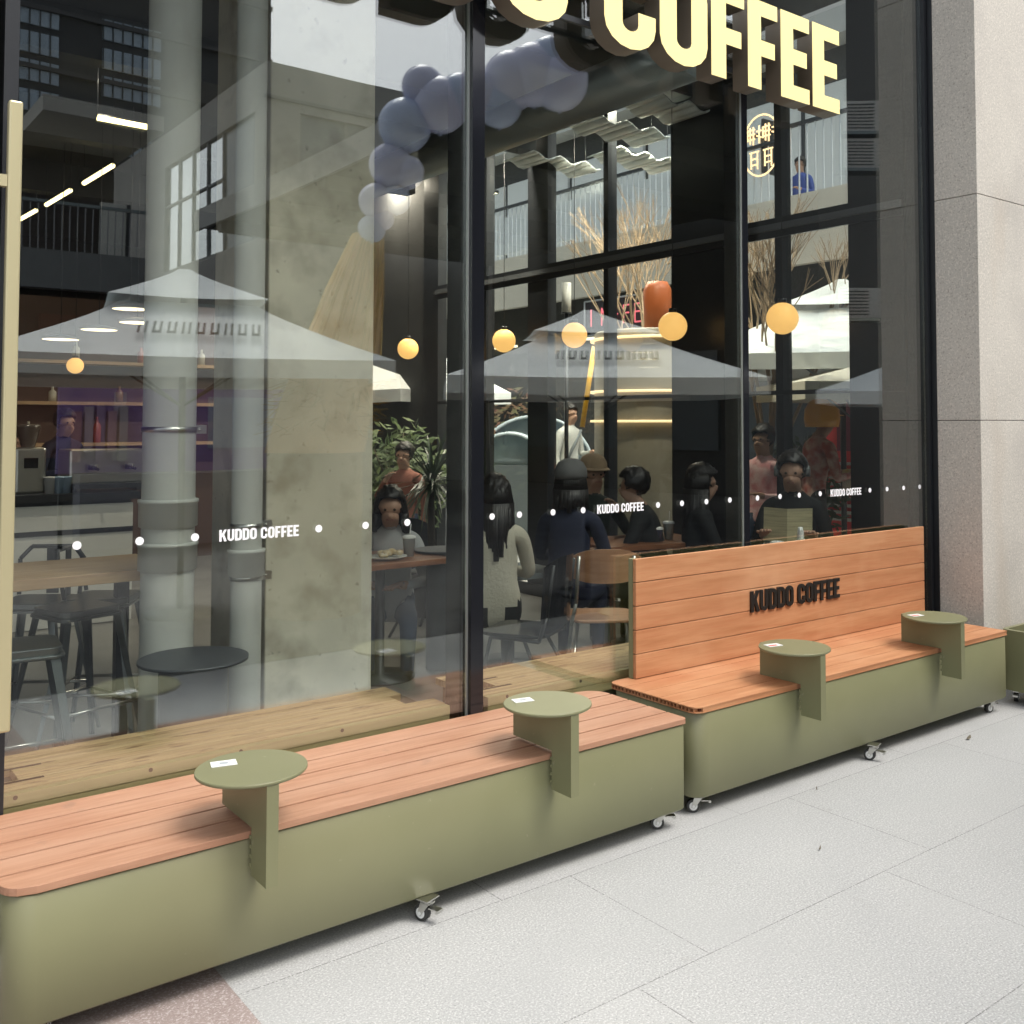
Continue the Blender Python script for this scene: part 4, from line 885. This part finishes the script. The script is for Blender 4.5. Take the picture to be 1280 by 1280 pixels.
# glowing round shop emblem on the walkway wall and signs
gold = mat('lit warm sign', (1, .66, .36), .5, emit=1.3)
p = hit(953, 182, 0, 11.45); t = thing('round_emblem_sign', 'round glowing shop emblem with brush characters above the walkway railing', 'sign', (p.x - .03, p.y, p.z)); R_ = .36
bm = BM(); n = 40
for k in range(n):
    a0, a1 = 2 * math.pi * k / n, 2 * math.pi * (k + 1) / n; tube(bm, (0, R_ * math.cos(a0), R_ * 1.25 * math.sin(a0)), (0, R_ * math.cos(a1), R_ * 1.25 * math.sin(a1)), .014, 6)
build('ring', bm, gold, t)
bm = BM()
def stroke(y0, z0, y1, z1, w_=.013): tube(bm, (0, y0, z0), (0, y1, z1), w_, 5)
for oy in (-.145, .145):
    for sy in (1,):
        stroke(oy - .11, .30, oy - .11, .04); stroke(oy - .15, .22, oy - .06, .22); stroke(oy - .15, .12, oy - .06, .16); stroke(oy, .30, oy, .03); stroke(oy - .03, .26, oy + .11, .26); stroke(oy - .03, .19, oy + .11, .19); stroke(oy - .03, .12, oy + .11, .12); stroke(oy + .06, .30, oy + .06, .05); stroke(oy + .11, .26, oy + .11, .10)
for oy in (-.13, .13): stroke(oy - .09, -.08, oy + .09, -.08); stroke(oy - .06, -.08, oy - .06, -.34); stroke(oy + .06, -.08, oy + .06, -.32); stroke(oy - .06, -.18, oy + .06, -.18); stroke(oy - .06, -.27, oy + .06, -.27)
build('characters', bm, gold, t); bm = BM(); box(bm, -.02, .05, -.33, .33, -.02, .02); box(bm, .03, .45, -.02, .02, -.4, .4); build('bracket', bm, darkmetal, t)
# neon outline sign
p = hit(785, 392, 0, 11.3); t = thing('neon_sign', 'red neon lettering board in a white outline beyond the middle window', 'sign', (p.x, p.y, p.z)); zr = .28
nr = mat('red neon', (.9, .18, .22), .5, emit=.7); bm = BM()
yy0 = .95
for k, ch in enumerate('INFFEE'):
    oy = yy0 - k * .28
    if ch == 'I': tube(bm, (0, oy, -.15), (0, oy, .15), .014, 6)
    elif ch == 'N': poly_tube(bm, [Vector(q) for q in ((0, oy, -.15), (0, oy, .15), (0, oy - .16, -.15), (0, oy - .16, .15))], .014, 6)
    else:
        tube(bm, (0, oy, -.15), (0, oy, .15), .014, 6); tube(bm, (0, oy, .15), (0, oy - .16, .15), .014, 6); tube(bm, (0, oy, .02), (0, oy - .13, .02), .014, 6)
        if ch == 'E': tube(bm, (0, oy, -.15), (0, oy - .16, -.15), .014, 6)
build('neon_tube', bm, nr, t); bm = BM()
for a, b in (((1.15, -.3), (1.15, .3)), ((1.15, .3), (-1.0, .3)), ((-1.0, .3), (-1.0, -.3)), ((-1.0, -.3), (1.15, -.3))): tube(bm, (.02, a[0], a[1]), (.02, b[0], b[1]), .016, 6)
build('outline_frame', bm, mat('pale neon frame', (.5, .52, .52), .4), t)
build('back_board', bx(.05, .09, -1.0, 1.15, -.3, .3), mat('sign board', (.035, .03, .035), .6), t); bm = BM(); box(bm, .091, .3, -.03, .03, -.03, .03); build('bracket', bm, darkmetal, t)
# blue sale box
p = at(818, 590, 11.2); t = thing('sale_crate', 'stacked blue promotional box lettered SALE outside in the middle window', 'box', (p.x, p.y, 0), -.67)
bl = mat('blue board', (.03, .045, .22), .5)
build('body', bx(-.28, .28, -.2, .2, .0, 1.16), bl, t); lt, w_ = text_mesh('lettering', 'SALE', .11, None, .006, mat('white print', (.7, .7, .75), .6), gap=.08); lt.parent = t; lt.location = (-w_ / 2, -.206, .98)
build('shelf', bx(-.30, .30, -.22, .22, 1.161, 1.18), darkmetal, t)
# big drum of the lit circular structure in the middle window (round pale wall column with lit rings)
p = at(850, 529, 9.6); t = thing('round_bar', 'round pale bar column with thin lit rings in the middle window', 'kiosk', (p.x + .0, p.y + .3, 0))
bm = BM(); lathe(bm, [(.62, 0), (.62, 2.46), (.60, 2.48), (0, 2.48)], 48); build('drum', bm, mat('taupe panel', (.26, .23, .17), .5), t)
for z in (2.40, 1.90, 1.62):
    bm = BM(); lathe(bm, [(.622, z - .012), (.66, z - .012), (.66, z + .010), (.622, z + .010)], 48); build('lit_ring', bm, mat('warm ring', (1, .72, .4), .5, emit=1.0), t)
bm = BM(); lathe(bm, [(0, 2.481), (.13, 2.481), (.14, 2.90), (.10, 2.98), (0, 2.99)], 24); build('orange_cap', bm, mat('burnt orange', (.40, .10, .025), .5), t)
# yellow slanted pole
a, b = at(742, 440, 11), at(731, 512, 11)
bm = BM(); tube(bm, a + (a - b) * .1, b + (b - a) * .3, .028, 12); tag(build('yellow_pole', bm, mat('yellow enamel', (.75, .42, .03), .4)), 'slanted bright yellow pole beside the pale jacketed person', 'pole')
# white stacked chair cover / pale dome chairs outside
for k, (px, py, d, rr4, lab) in enumerate(((636, 590, 12.5, .42, 'pale blue curved booth seat outside beside the thick mullion'), (668, 560, 14, .80, 'large pale blue arched booth seat outside in the middle window'))):
    p = at(px, py, d); t = thing('booth', lab, 'booth', (p.x, p.y, 0), -.67); bm = BM(); h = p.z + .1; N = 20; pr = None
    for i in range(N + 1):
        a_ = math.pi * i / N; c0 = Vector((rr4 * math.cos(a_), 0, h - rr4 + .4 + rr4 * math.sin(a_) * .9)); c1 = Vector((c0.x, .6, c0.z)); A = (bm.verts.new(c0), bm.verts.new(c1))
        if pr: bm.faces.new((pr[0], A[0], A[1], pr[1]))
        pr = A
    bm.faces.new([bm.verts.new((rr4 * math.cos(math.pi * i / N), .3, h - rr4 + .4 + rr4 * math.sin(math.pi * i / N) * .9)) for i in range(N + 1)])
    o = build('hood', bm, mat('pale blue shell', (.6, .7, .76), .4), t, smooth=True); s_ = o.modifiers.new('s', 'SOLIDIFY'); s_.thickness = .04
    build('base', bx(-rr4, rr4, .02, .58, 0, max(.2, h - rr4 + .4)), mat('booth base', (.12, .14, .15), .6), t)
# person on the walkway
person(hit(1000, 205, 0, 12.4) - Vector((0, 0, .0)), -1.4, 'person in a bright blue top standing on the upper walkway', mat('blue shirt', (.05, .09, .35), .8), blackcl, 'stand', ('down', 'hold'), 'short', sc=.9)

p = at(708, 372, 9.5); t = thing('lantern', 'white cylindrical lantern on a thin post above the parasol in the middle window', 'lamp', (p.x, p.y, p.z))
bm = BM(); tube(bm, (0, 0, -.14), (0, 0, .14), .045, 18); build('shade', bm, mat('opal tube', (.8, .8, .76), .4), t); bm = BM(); tube(bm, (0, 0, -p.z), (0, 0, -.15), .02, 8); tube(bm, (0, 0, -.15), (0, 0, -.14), .05, 18); build('post', bm, black, t)
# ================================================================== ACROSS THE PLAZA (seen mirrored in the glass)
def mbox(x0, x1, yv0, yv1, z0, z1, bm=None): return box(bm or BM(), x0, x1, 2 * G - yv1, 2 * G - yv0, z0, z1)
def umbrella(apex_px, edge_l, edge_r, d, label, real=False, cm=canvas, tiers=2, logo=True, rot=None, half=1.55, zlow=None, ztop=None, x=None, y=None):
    if x is None:
        a = at(*apex_px, d); 
        if not real: a = mir(a)
        x, y, ztop = a.x, a.y, a.z
    t = thing('parasol', label, 'umbrella', (x, y, 0), rot if rot is not None else .3, 'canvas parasols on the plaza')
    hz = ztop - zlow; s = half
    def tier(nm, s0, z0, s1, z1, val):
        bm = BM(); top = [bm.verts.new((sx * s1, sy * s1, z1)) for sx, sy in ((-1, -1), (1, -1), (1, 1), (-1, 1))]; lo = []
        N = 8; rings = []
        for u in range(N + 1):
            k = u / N; ss = s1 + (s0 - s1) * k; zz_ = z1 + (z0 - z1) * (k ** .85)
            ring = []
            for (ax, ay), (bx_, by) in (((-1, -1), (1, -1)), ((1, -1), (1, 1)), ((1, 1), (-1, 1)), ((-1, 1), (-1, -1))):
                for q in range(6):
                    w_ = q / 6; px, py = ax + (bx_ - ax) * w_, ay + (by - ay) * w_; sag = math.sin(math.pi * w_) * .035 * k * hz
                    ring.append(bm.verts.new((px * ss, py * ss, zz_ + sag * -1 * .0 - (0 if q == 0 else sag * .6) + 0)))
            rings.append(ring)
        for A, B in zip(rings[:-1], rings[1:]):
            for i in range(24): bm.faces.new((A[i], A[(i + 1) % 24], B[(i + 1) % 24], B[i]))
        for v in top: bm.verts.remove(v)
        if s1 < .1: bm.faces.new(rings[0][::-1])
        if val:
            L_ = rings[-1]; D = [bm.verts.new(v.co + Vector((0, 0, -.14))) for v in L_]
            for i in range(24): bm.faces.new((L_[i], L_[(i + 1) % 24], D[(i + 1) % 24], D[i]))
        o = build(nm, bm, cm, t); so = o.modifiers.new('s', 'SOLIDIFY'); so.thickness = .004; return o
    if tiers == 2:
        tier('top_canopy', s * .42, ztop - hz * .36, .04, ztop, False); mc = tier('canopy', s, zlow, s * .36, ztop - hz * .42, True)
    else: mc = tier('canopy', s, zlow, .04, ztop, True)
    bm = BM(); tube(bm, (0, 0, .02), (0, 0, ztop - .03), .028, 12); build('pole', bm, darkmetal, t)
    bm = BM(); lathe(bm, [(0, .004), (.27, .004), (.27, .05), (.05, .07), (0, .07)], 28); build('base', bm, darkmetal, t)
    for sx, sy in ((-1, -1), (1, -1), (1, 1), (-1, 1)):
        bm = BM(); tube(bm, (0, 0, ztop - hz * .46), (sx * s * .95, sy * s * .95, zlow + .0), .012, 6); build('rib', bm, greymetal, t)
        bm = BM(); tube(bm, (0, 0, zlow - .35), (sx * s * .5, sy * s * .5, zlow + hz * .2), .010, 6); build('strut', bm, greymetal, t)
    if logo:
        # oblique row of soft dark marks on the slope facing the shop
        bm = BM(); sl = (ztop - hz * .42 - zlow) / (s - s * .36)
        ang = math.atan(sl); L_ = 9
        for k in range(L_):
            x_ = -.42 + k * .1; yb = s * .80; z_ = zlow + (s - yb) * sl * 1.05 + .02; y2 = s * .67; z2 = zlow + (s - y2) * sl * 1.07 + .02
            for (o0, o1) in ((0, .0), (.045, .0)):
                v = [bm.verts.new(q) for q in ((x_ + o0, yb, z_), (x_ + o0 + .018, yb, z_), (x_ + o0 + .048, y2, z2), (x_ + o0 + .030, y2, z2))]; bm.faces.new(v)
            v = [bm.verts.new(q) for q in ((x_, yb, z_ + .001), (x_ + .06, yb, z_ + .001), (x_ + .064, yb - .02, z_ + .021), (x_ + .004, yb - .02, z_ + .021))]; 
            if k % 3: bm.faces.new(v)
        build('canopy_print', bm, mat('dark print', (.05, .06, .06), .8), mc)
    return t
umbrella((230, 338), 0, 0, 8.5, 'two tier white parasol reflected large in the left window', zlow=2.08, half=1.42, rot=.22)
umbrella((735, 388), 0, 0, 9.5, 'white parasol reflected across the middle window', zlow=1.98, half=1.32, rot=.55)
umbrella((1150, 440), 0, 0, 11.5, 'white parasol reflected low beside the pillar edge', zlow=1.95, half=1.0, rot=-.5, logo=False, tiers=1)
p = at(1052, 350, 9.8); umbrella(None, 0, 0, 0, 'tall two tier white parasol seen through the right window behind the lamp', zlow=2.22, half=1.25, rot=.55, x=p.x, y=p.y, ztop=p.z)
p = at(1076, 455, 8.7); umbrella(None, 0, 0, 0, 'cream parasol low in the right window above the helmeted person', zlow=1.93, half=.72, rot=-.6, x=p.x, y=p.y, ztop=p.z, cm=canvas_cream, tiers=1, logo=False)
p = at(497, 410, 12.5); umbrella(None, 0, 0, 0, 'far white parasol seen between the concrete column and the mullion', zlow=1.98, half=1.0, rot=.3, x=p.x, y=p.y, ztop=p.z, tiers=1)
# grey render block
gb = thing('concrete_building', 'grey rendered flat roofed block reflected in the left window', 'building', (0, 0, 0))
gr = mat('grey render', (.40, .385, .35), .85, var=.08, scale=.8); grd = mat('grey recess', (.16, .17, .17), .7)
cxv, cyv, ch = 9.65, 23.84, 10.59
X9, YE = cxv + 16, 58
# walls of the block: the west wall is built round its opening
wy0 = cxv / (lambda d: d.x / d.y)(ray(277, 200)); wy1 = cxv / (lambda d: d.x / d.y)(ray(205, 200))
wy_b = cxv / (lambda d: d.x / d.y)(ray(318, 200))
ztw = hit(277, 163, 0, cxv).z; zbw = hit(277, 268, 0, cxv).z - 1.0
bm = BM()
mbox(cxv + .3, X9, cyv + .3, YE, 0, ch - .02, bm)
build('wall', bm, gr, gb)
bm = BM(); mbox(cxv, cxv + .299, cyv, wy_b, 0, ch, bm); mbox(cxv, cxv + .299, wy1, YE, 0, ch, bm); mbox(cxv, cxv + .299, wy_b, wy1, ztw, ch, bm); mbox(cxv, cxv + .299, wy_b, wy1, 0, zbw, bm)
build('wall', bm, gr, gb)
f = build('window', mbox(cxv + .1, cxv + .16, wy0, wy1, zbw, ztw), mat('bright white glazing', (.9, .92, .9), .12, 1), gb)
bm = BM(); mbox(cxv + .05, cxv + .099, wy0, wy1, zbw + (ztw - zbw) * .60, zbw + (ztw - zbw) * .62, bm)
for k in range(5): yy = wy0 + (wy1 - wy0) * (k + .0) / 4; mbox(cxv + .05, cxv + .099, yy, yy + .08, zbw, ztw, bm)
build('window_frame', bm, mat('grey frame', (.2, .2, .2), .5), f)
build('window', mbox(cxv + .1, cxv + .16, wy_b, wy0 - .01, zbw, ztw), mat('dim glazing', (.12, .14, .14), .2), gb)
# south wall with band window
z1_, z0_ = hit(352, 135, 1, cyv).z, hit(352, 245, 1, cyv).z
bm = BM(); mbox(cxv + .299, cxv + .9, cyv, cyv + .299, 0, ch, bm); mbox(cxv + .9, X9, cyv, cyv + .299, z1_, ch, bm); mbox(cxv + .9, X9, cyv, cyv + .299, 0, z0_, bm); build('wall', bm, gr, gb)
f = build('window', mbox(cxv + .9, X9, cyv + .15, cyv + .2, z0_, z1_), mat('blue grey glazing', (.13, .16, .19), .2), gb)
bm = BM()
for k in range(12): mbox(cxv + .9 + k * 1.3, cxv + .98 + k * 1.3, cyv + .1, cyv + .149, z0_, z1_, bm)
build('window_frame', bm, mat('grey frame 2', (.2, .2, .2), .5), f)
bm = BM(); mbox(cxv - .06, X9, cyv - .06, cyv - .001, ch - .9, ch - .82, bm); build('cornice', bm, grd, gb)
# tower
tw = thing('tower_block', 'tall dark tower block with pale window bands reflected at the upper left', 'building', (0, 0, 0))
ty = 62.; dt = mat('dark tower cladding', (.045, .047, .052), .8, var=.1, scale=.3)
tx0, tx1 = .16 * ty - 6, .409 * ty
build('wall', mbox(tx0, tx1, ty, ty + 16, 0, 75), dt, tw)
pw = mat('tower glazing', (.36, .44, .52), .3); pwf = mat('tower mullion', (.05, .055, .06), .5)
def r_(px): d = ray(px, 100); return d.x / d.y
for (pa, pb_, ys) in ((20, 73, (20, 55, 90, 127, 163, 200)), (128, 200, (45, 80, 114, 150, 184))):
    for py in ys:
        for dz in ((0, 1) if 0 else (0,)):
            z = hit((pa + pb_) / 2, py, 1, ty).z; xa_, xb_ = r_(pa) * ty, r_(pb_) * ty
            f = build('window', mbox(xa_, xb_, ty - .12, ty - .001, z - .55, z + .62), pw, tw)
            bm = BM(); n = int((xb_ - xa_) / .55)
            for k in range(n + 1): mbox(xa_ + k * .55, xa_ + k * .55 + .07, ty - .2, ty - .121, z - .55, z + .62, bm)
            build('window_frame', bm, pwf, f)
for k in range(10): build('floor_band', mbox(tx0, tx1, ty - .3, ty - .001, 8 + k * 3.35, 8.25 + k * 3.35), mat('band', (.07, .07, .075), .8) if k == 0 else bpy.data.materials['band'], tw)
# second, wider dark block (keeps the sky behind the block from reading as empty on the right)
# upper balcony with railing and soffit
bw = thing('balcony_block', 'lower block with railed balcony and brown soffit reflected at the left', 'building', (0, 0, 0))
by = 20.
xl, xr = r_(-30) * by, r_(186) * by
build('fascia', mbox(xl, xr, by, by + .15, 4.05, 4.75), mat('grey fascia', (.20, .205, .20), .8), bw)
build('deck', mbox(xl, xr, by + .1501, by + 2.4, 4.3, 4.6), gr, bw)
bm = BM()
for k in range(int((xr - xl) / .13)): mbox(xl + k * .13, xl + k * .13 + .016, by + .05, by + .07, 4.75, 5.6, bm)
build('baluster', bm, mat('rail steel', (.3, .3, .3), .4), bw)['kind'] = 'stuff'
build('handrail', mbox(xl, xr, by + .03, by + .09, 5.6, 5.66), greymetal, bw)
build('wall', mbox(xl, xr, by + 2.4, by + 2.6, 0, 7.2), mat('brown wall', (.06, .05, .045), .8), bw)
f = build('window', mbox(r_(128) * 22.3, r_(160) * 22.3, by + 2.3, by + 2.399, 4.8, 6.2), white, bw)
bm = BM(); mbox(r_(128) * 22.3 + .5, r_(128) * 22.3 + .57, by + 2.25, by + 2.299, 4.8, 6.2, bm); build('window_frame', bm, black, f)
build('eaves', mbox(xl + 1.0, xr + .2, by - .3, by + 2.8, 7.21, 7.5), gr, bw)
bm = BM(); mbox(r_(60) * 22, r_(60) * 22 + 1.4, by + 2.2, by + 2.399, 2.6, 3.8, bm); build('shop_panel', bm, mat('brown red panel', (.13, .035, .025), .6), bw)
build('shop_panel', mbox(r_(25) * 22, r_(100) * 22, by + 2.2, by + 2.399, .9, 2.5), mat('russet panel', (.16, .07, .05), .6), bw)
# purple pop-up wall
pv = 14.
pp = thing('purple_stall', 'purple printed pop-up stall reflected behind the drain pipes', 'stall', (0, 0, 0))
px0, px1 = r_(82) * pv, r_(372) * pv
pz0, pz1 = .95, hit(200, 478, 1, pv).z
purp = mat('purple print', (.22, .13, .40), .6, col2=(.34, .24, .50), scale=.9)
build('banner', mbox(px0, px1, pv, pv + .06, pz0, pz1), purp, pp)
build('counter', mbox(px0 + .2, px1, pv - .35, pv - .001, 0, .94), mat('stall grey', (.22, .22, .25), .7), pp)
build('poster', mbox(r_(265) * pv, r_(345) * pv, pv - .02, pv - .001, 1.25, 1.95), mat('pale poster', (.42, .46, .62), .6), pp)
build('poster', mbox(r_(150) * pv, r_(165) * pv, pv - .02, pv - .001, 1.1, 2.0), mat('lilac poster', (.5, .45, .6), .6), pp)
for k in range(5): build('shelf_goods', mbox(r_(98) * pv + k * .14, r_(98) * pv + k * .14 + .1, pv - .12, pv - .021, 1.1 + .12 * (k % 2), 1.75 + .06 * (k % 3)), mat('pk%d' % k, ((.45, .2, .3), (.5, .4, .5), (.3, .2, .4), (.5, .3, .4), (.42, .4, .45))[k], .6), pp)
for x in (px0 + .05, px1 - .1): build('post', mbox(x, x + .05, pv + .07, pv + .12, 0, pz1 + .05), darkmetal, pp)
# dark roof over the crossing, edge running away from the shop
cr = thing('plaza_roof', 'dark steel framed roof over the plaza reflected above the walkway', 'roof', (0, 0, 0))
dc = mat('dark soffit', (.05, .053, .055), .6)
build('roof_slab', mbox(7.75, 16, 8.2, 23.0, 6.02, 6.35), dc, cr); build('edge_trim', mbox(7.68, 7.749, 8.1, 23.1, 5.95, 6.42), mat('pale trim', (.35, .35, .33), .5), cr)
for k in range(6): build('beam', mbox(7.76, 16, 8.6 + k * 2.6, 8.8 + k * 2.6, 5.75, 6.019), dc, cr)
for y in (9., 22.): build('post', mbox(14.8, 15.1, y, y + .3, 0, 5.74 if 0 else 6.019), dc, cr)
# dark backdrop building behind the roof
db = thing('plaza_building', 'dark glazed building reflected behind the plaza roof', 'building', (0, 0, 0))
build('wall', mbox(16.5, 40, 6.0, 30.0, 0, 6.6), mat('dark far wall', (.05, .05, .05), .8, var=.2), db)
for k in range(8): build('window', mbox(16.4, 16.499, 7 + k * 2.7, 9 + k * 2.7, 1, 3.2), mat('far glazing', (.08, .10, .11), .2) if k == 0 else bpy.data.materials['far glazing'], db)
# air conditioner on the reflected wall
def aircon(px0_, py0_, px1_, py1_, d, label):
    a, b = mir(at(px0_, py0_, d)), mir(at(px1_, py1_, d)); w_, h_ = (b - a).length * .9, abs(a.z - b.z)
    c = (a + b) / 2; t = thing('air_conditioner', label, 'air conditioner', (c.x, c.y, c.z), .67); t.scale = (.6, .6, .6)
    build('case', bx(-.42, .42, -.15, .15, -.3, .3), mat('ac case', (.45, .45, .43), .5), t, bevel=.01)
    bm = BM()
    for k in range(8): box(bm, -.34, .18, .1505, .158, -.24 + k * .065, -.215 + k * .065)
    build('grille', bm, darkmetal, t); bm = BM(); box(bm, -.5, .5, -.2, .2, -.36, -.301); box(bm, -.5, -.46, -.2, .2, -.3, .4); box(bm, .46, .5, -.2, .2, -.3, .4); build('bracket', bm, greymetal, t)
aircon(1050, 365, 1095, 395, 12, 'air conditioner unit reflected level with the largest globe lamp')
aircon(1065, 130, 1093, 165, 12, 'air conditioner unit reflected at the upper right')
aircon(1065, 175, 1093, 212, 12, 'air conditioner unit reflected below the upper one')
for o in bpy.data.objects:
    if o.name.startswith('air_conditioner'): pass
acw = thing('service_wall', 'grey service wall carrying the air conditioners reflected at the right', 'wall', (0, 0, 0))
q0 = mir(at(1075, 380, 12.4))
build('panel', bx(q0.x - .0, q0.x + 1.6, q0.y - 1.6, q0.y - 0.6, 0, 7.5), mat('service grey', (.09, .09, .088), .8), acw)
# balloon garland with a gold foil column
lil = mat('lilac balloon', (.66, .68, .90), .28, spec=.6); lil2 = mat('blue balloon', (.55, .64, .86), .28, spec=.6)
bl_ = [(466, 285, 17), (480, 272, 14), (472, 250, 22), (497, 248, 18), (490, 205, 27), (512, 214, 20), (508, 155, 33), (530, 108, 26), (552, 130, 34), (575, 120, 28), (596, 120, 33), (640, 100, 36), (625, 130, 28), (668, 92, 38), (700, 100, 36), (690, 75, 30)]
for k, (px, py, r) in enumerate(bl_):
    d = 8.6; p = mir(at(px, py, d)); R0 = r * d / F
    side_ = ['lowest small', 'small low right', 'small second', 'small inner', 'medium third', 'medium inner', 'large round', 'bend top left', 'large bend', 'bend inner', 'large at the mullion', 'large right of the mullion', 'lower right of the mullion', 'largest upper', 'rightmost large', 'rightmost upper'][k]
    t = thing('balloon', '%s lilac blue balloon of the reflected garland' % side_, 'balloon', p, 0, 'balloons of the garland')
    bm = BM(); lathe(bm, [(0, -1.12 * R0)] + [(R0 * math.sin(math.radians(a_)), -R0 * math.cos(math.radians(a_)) * (1.08 if a_ < 90 else 1)) for a_ in range(12, 180, 8)] + [(0, R0)], 32); build('skin', bm, lil if k % 3 else lil2, t)
    bm = BM(); lathe(bm, [(.012, -1.17 * R0), (.006, -1.11 * R0), (0, -1.10 * R0)], 10); build('knot', bm, lil2, t)
def lean_(bm):
    for v in bm.verts:
        k = .24 * (p.z - v.co.z); v.co.x -= .78 * k; v.co.y -= .62 * k
t = thing('foil_column', 'tan tapering column wrapped in gold foil strips under the reflected balloons', 'decoration', (0, 0, 0))
p = mir(at(462, 290, 8.7)); pb2 = mir(at(430, 480, 8.7)); bm = BM(); n = 28
lathe(bm, [(.42, 1.35), (.38, 1.9), (.25, 2.7), (.10, p.z - .03), (0, p.z)], n, c=(p.x, p.y)); lean_(bm); build('core', bm, mat('tan wrap', (.80, .52, .25), .6, var=.1, scale=3), t)
goldf = mat('gold foil', (.85, .58, .18), .22, 1); bm = BM(); rn = random.Random(4)
for k in range(60):
    a_ = rn.uniform(0, 6.28); r0, r1 = .13, .34 + rn.uniform(0, .05); z0, z1 = p.z - .02, rn.uniform(1.5, 2.2)
    tube(bm, (p.x + r0 * math.cos(a_), p.y + r0 * math.sin(a_), z0), (p.x + .25 * math.cos(a_), p.y + .25 * math.sin(a_), 2.72), .006, 4, cap=False); tube(bm, (p.x + .25 * math.cos(a_), p.y + .25 * math.sin(a_), 2.72), (p.x + (r1 + .03) * math.cos(a_ + .03), p.y + (r1 + .03) * math.sin(a_ + .03), z1), .006, 4, cap=False)
for k in range(160):
    a_ = rn.uniform(0, 6.28); z = rn.uniform(1.5, 2.0); r1 = .39; c = Vector((p.x + r1 * math.cos(a_), p.y + r1 * math.sin(a_), z)); d = Vector((math.cos(a_) + rn.uniform(-.6, .6), math.sin(a_) + rn.uniform(-.6, .6), rn.uniform(-.9, .3))).normalized(); tube(bm, c, c + d * .16, .004, 3, cap=False)
lean_(bm); build('foil_strip', bm, goldf, t)['kind'] = 'stuff'

bm = BM(); lathe(bm, [(.40, .004), (.40, 1.36), (0, 1.37)], 24, c=(p.x - .78 * .24 * (p.z - 1.36), p.y - .62 * .24 * (p.z - 1.36))); build('plinth', bm, mat('gold plinth', (.30, .22, .12), .5), t)
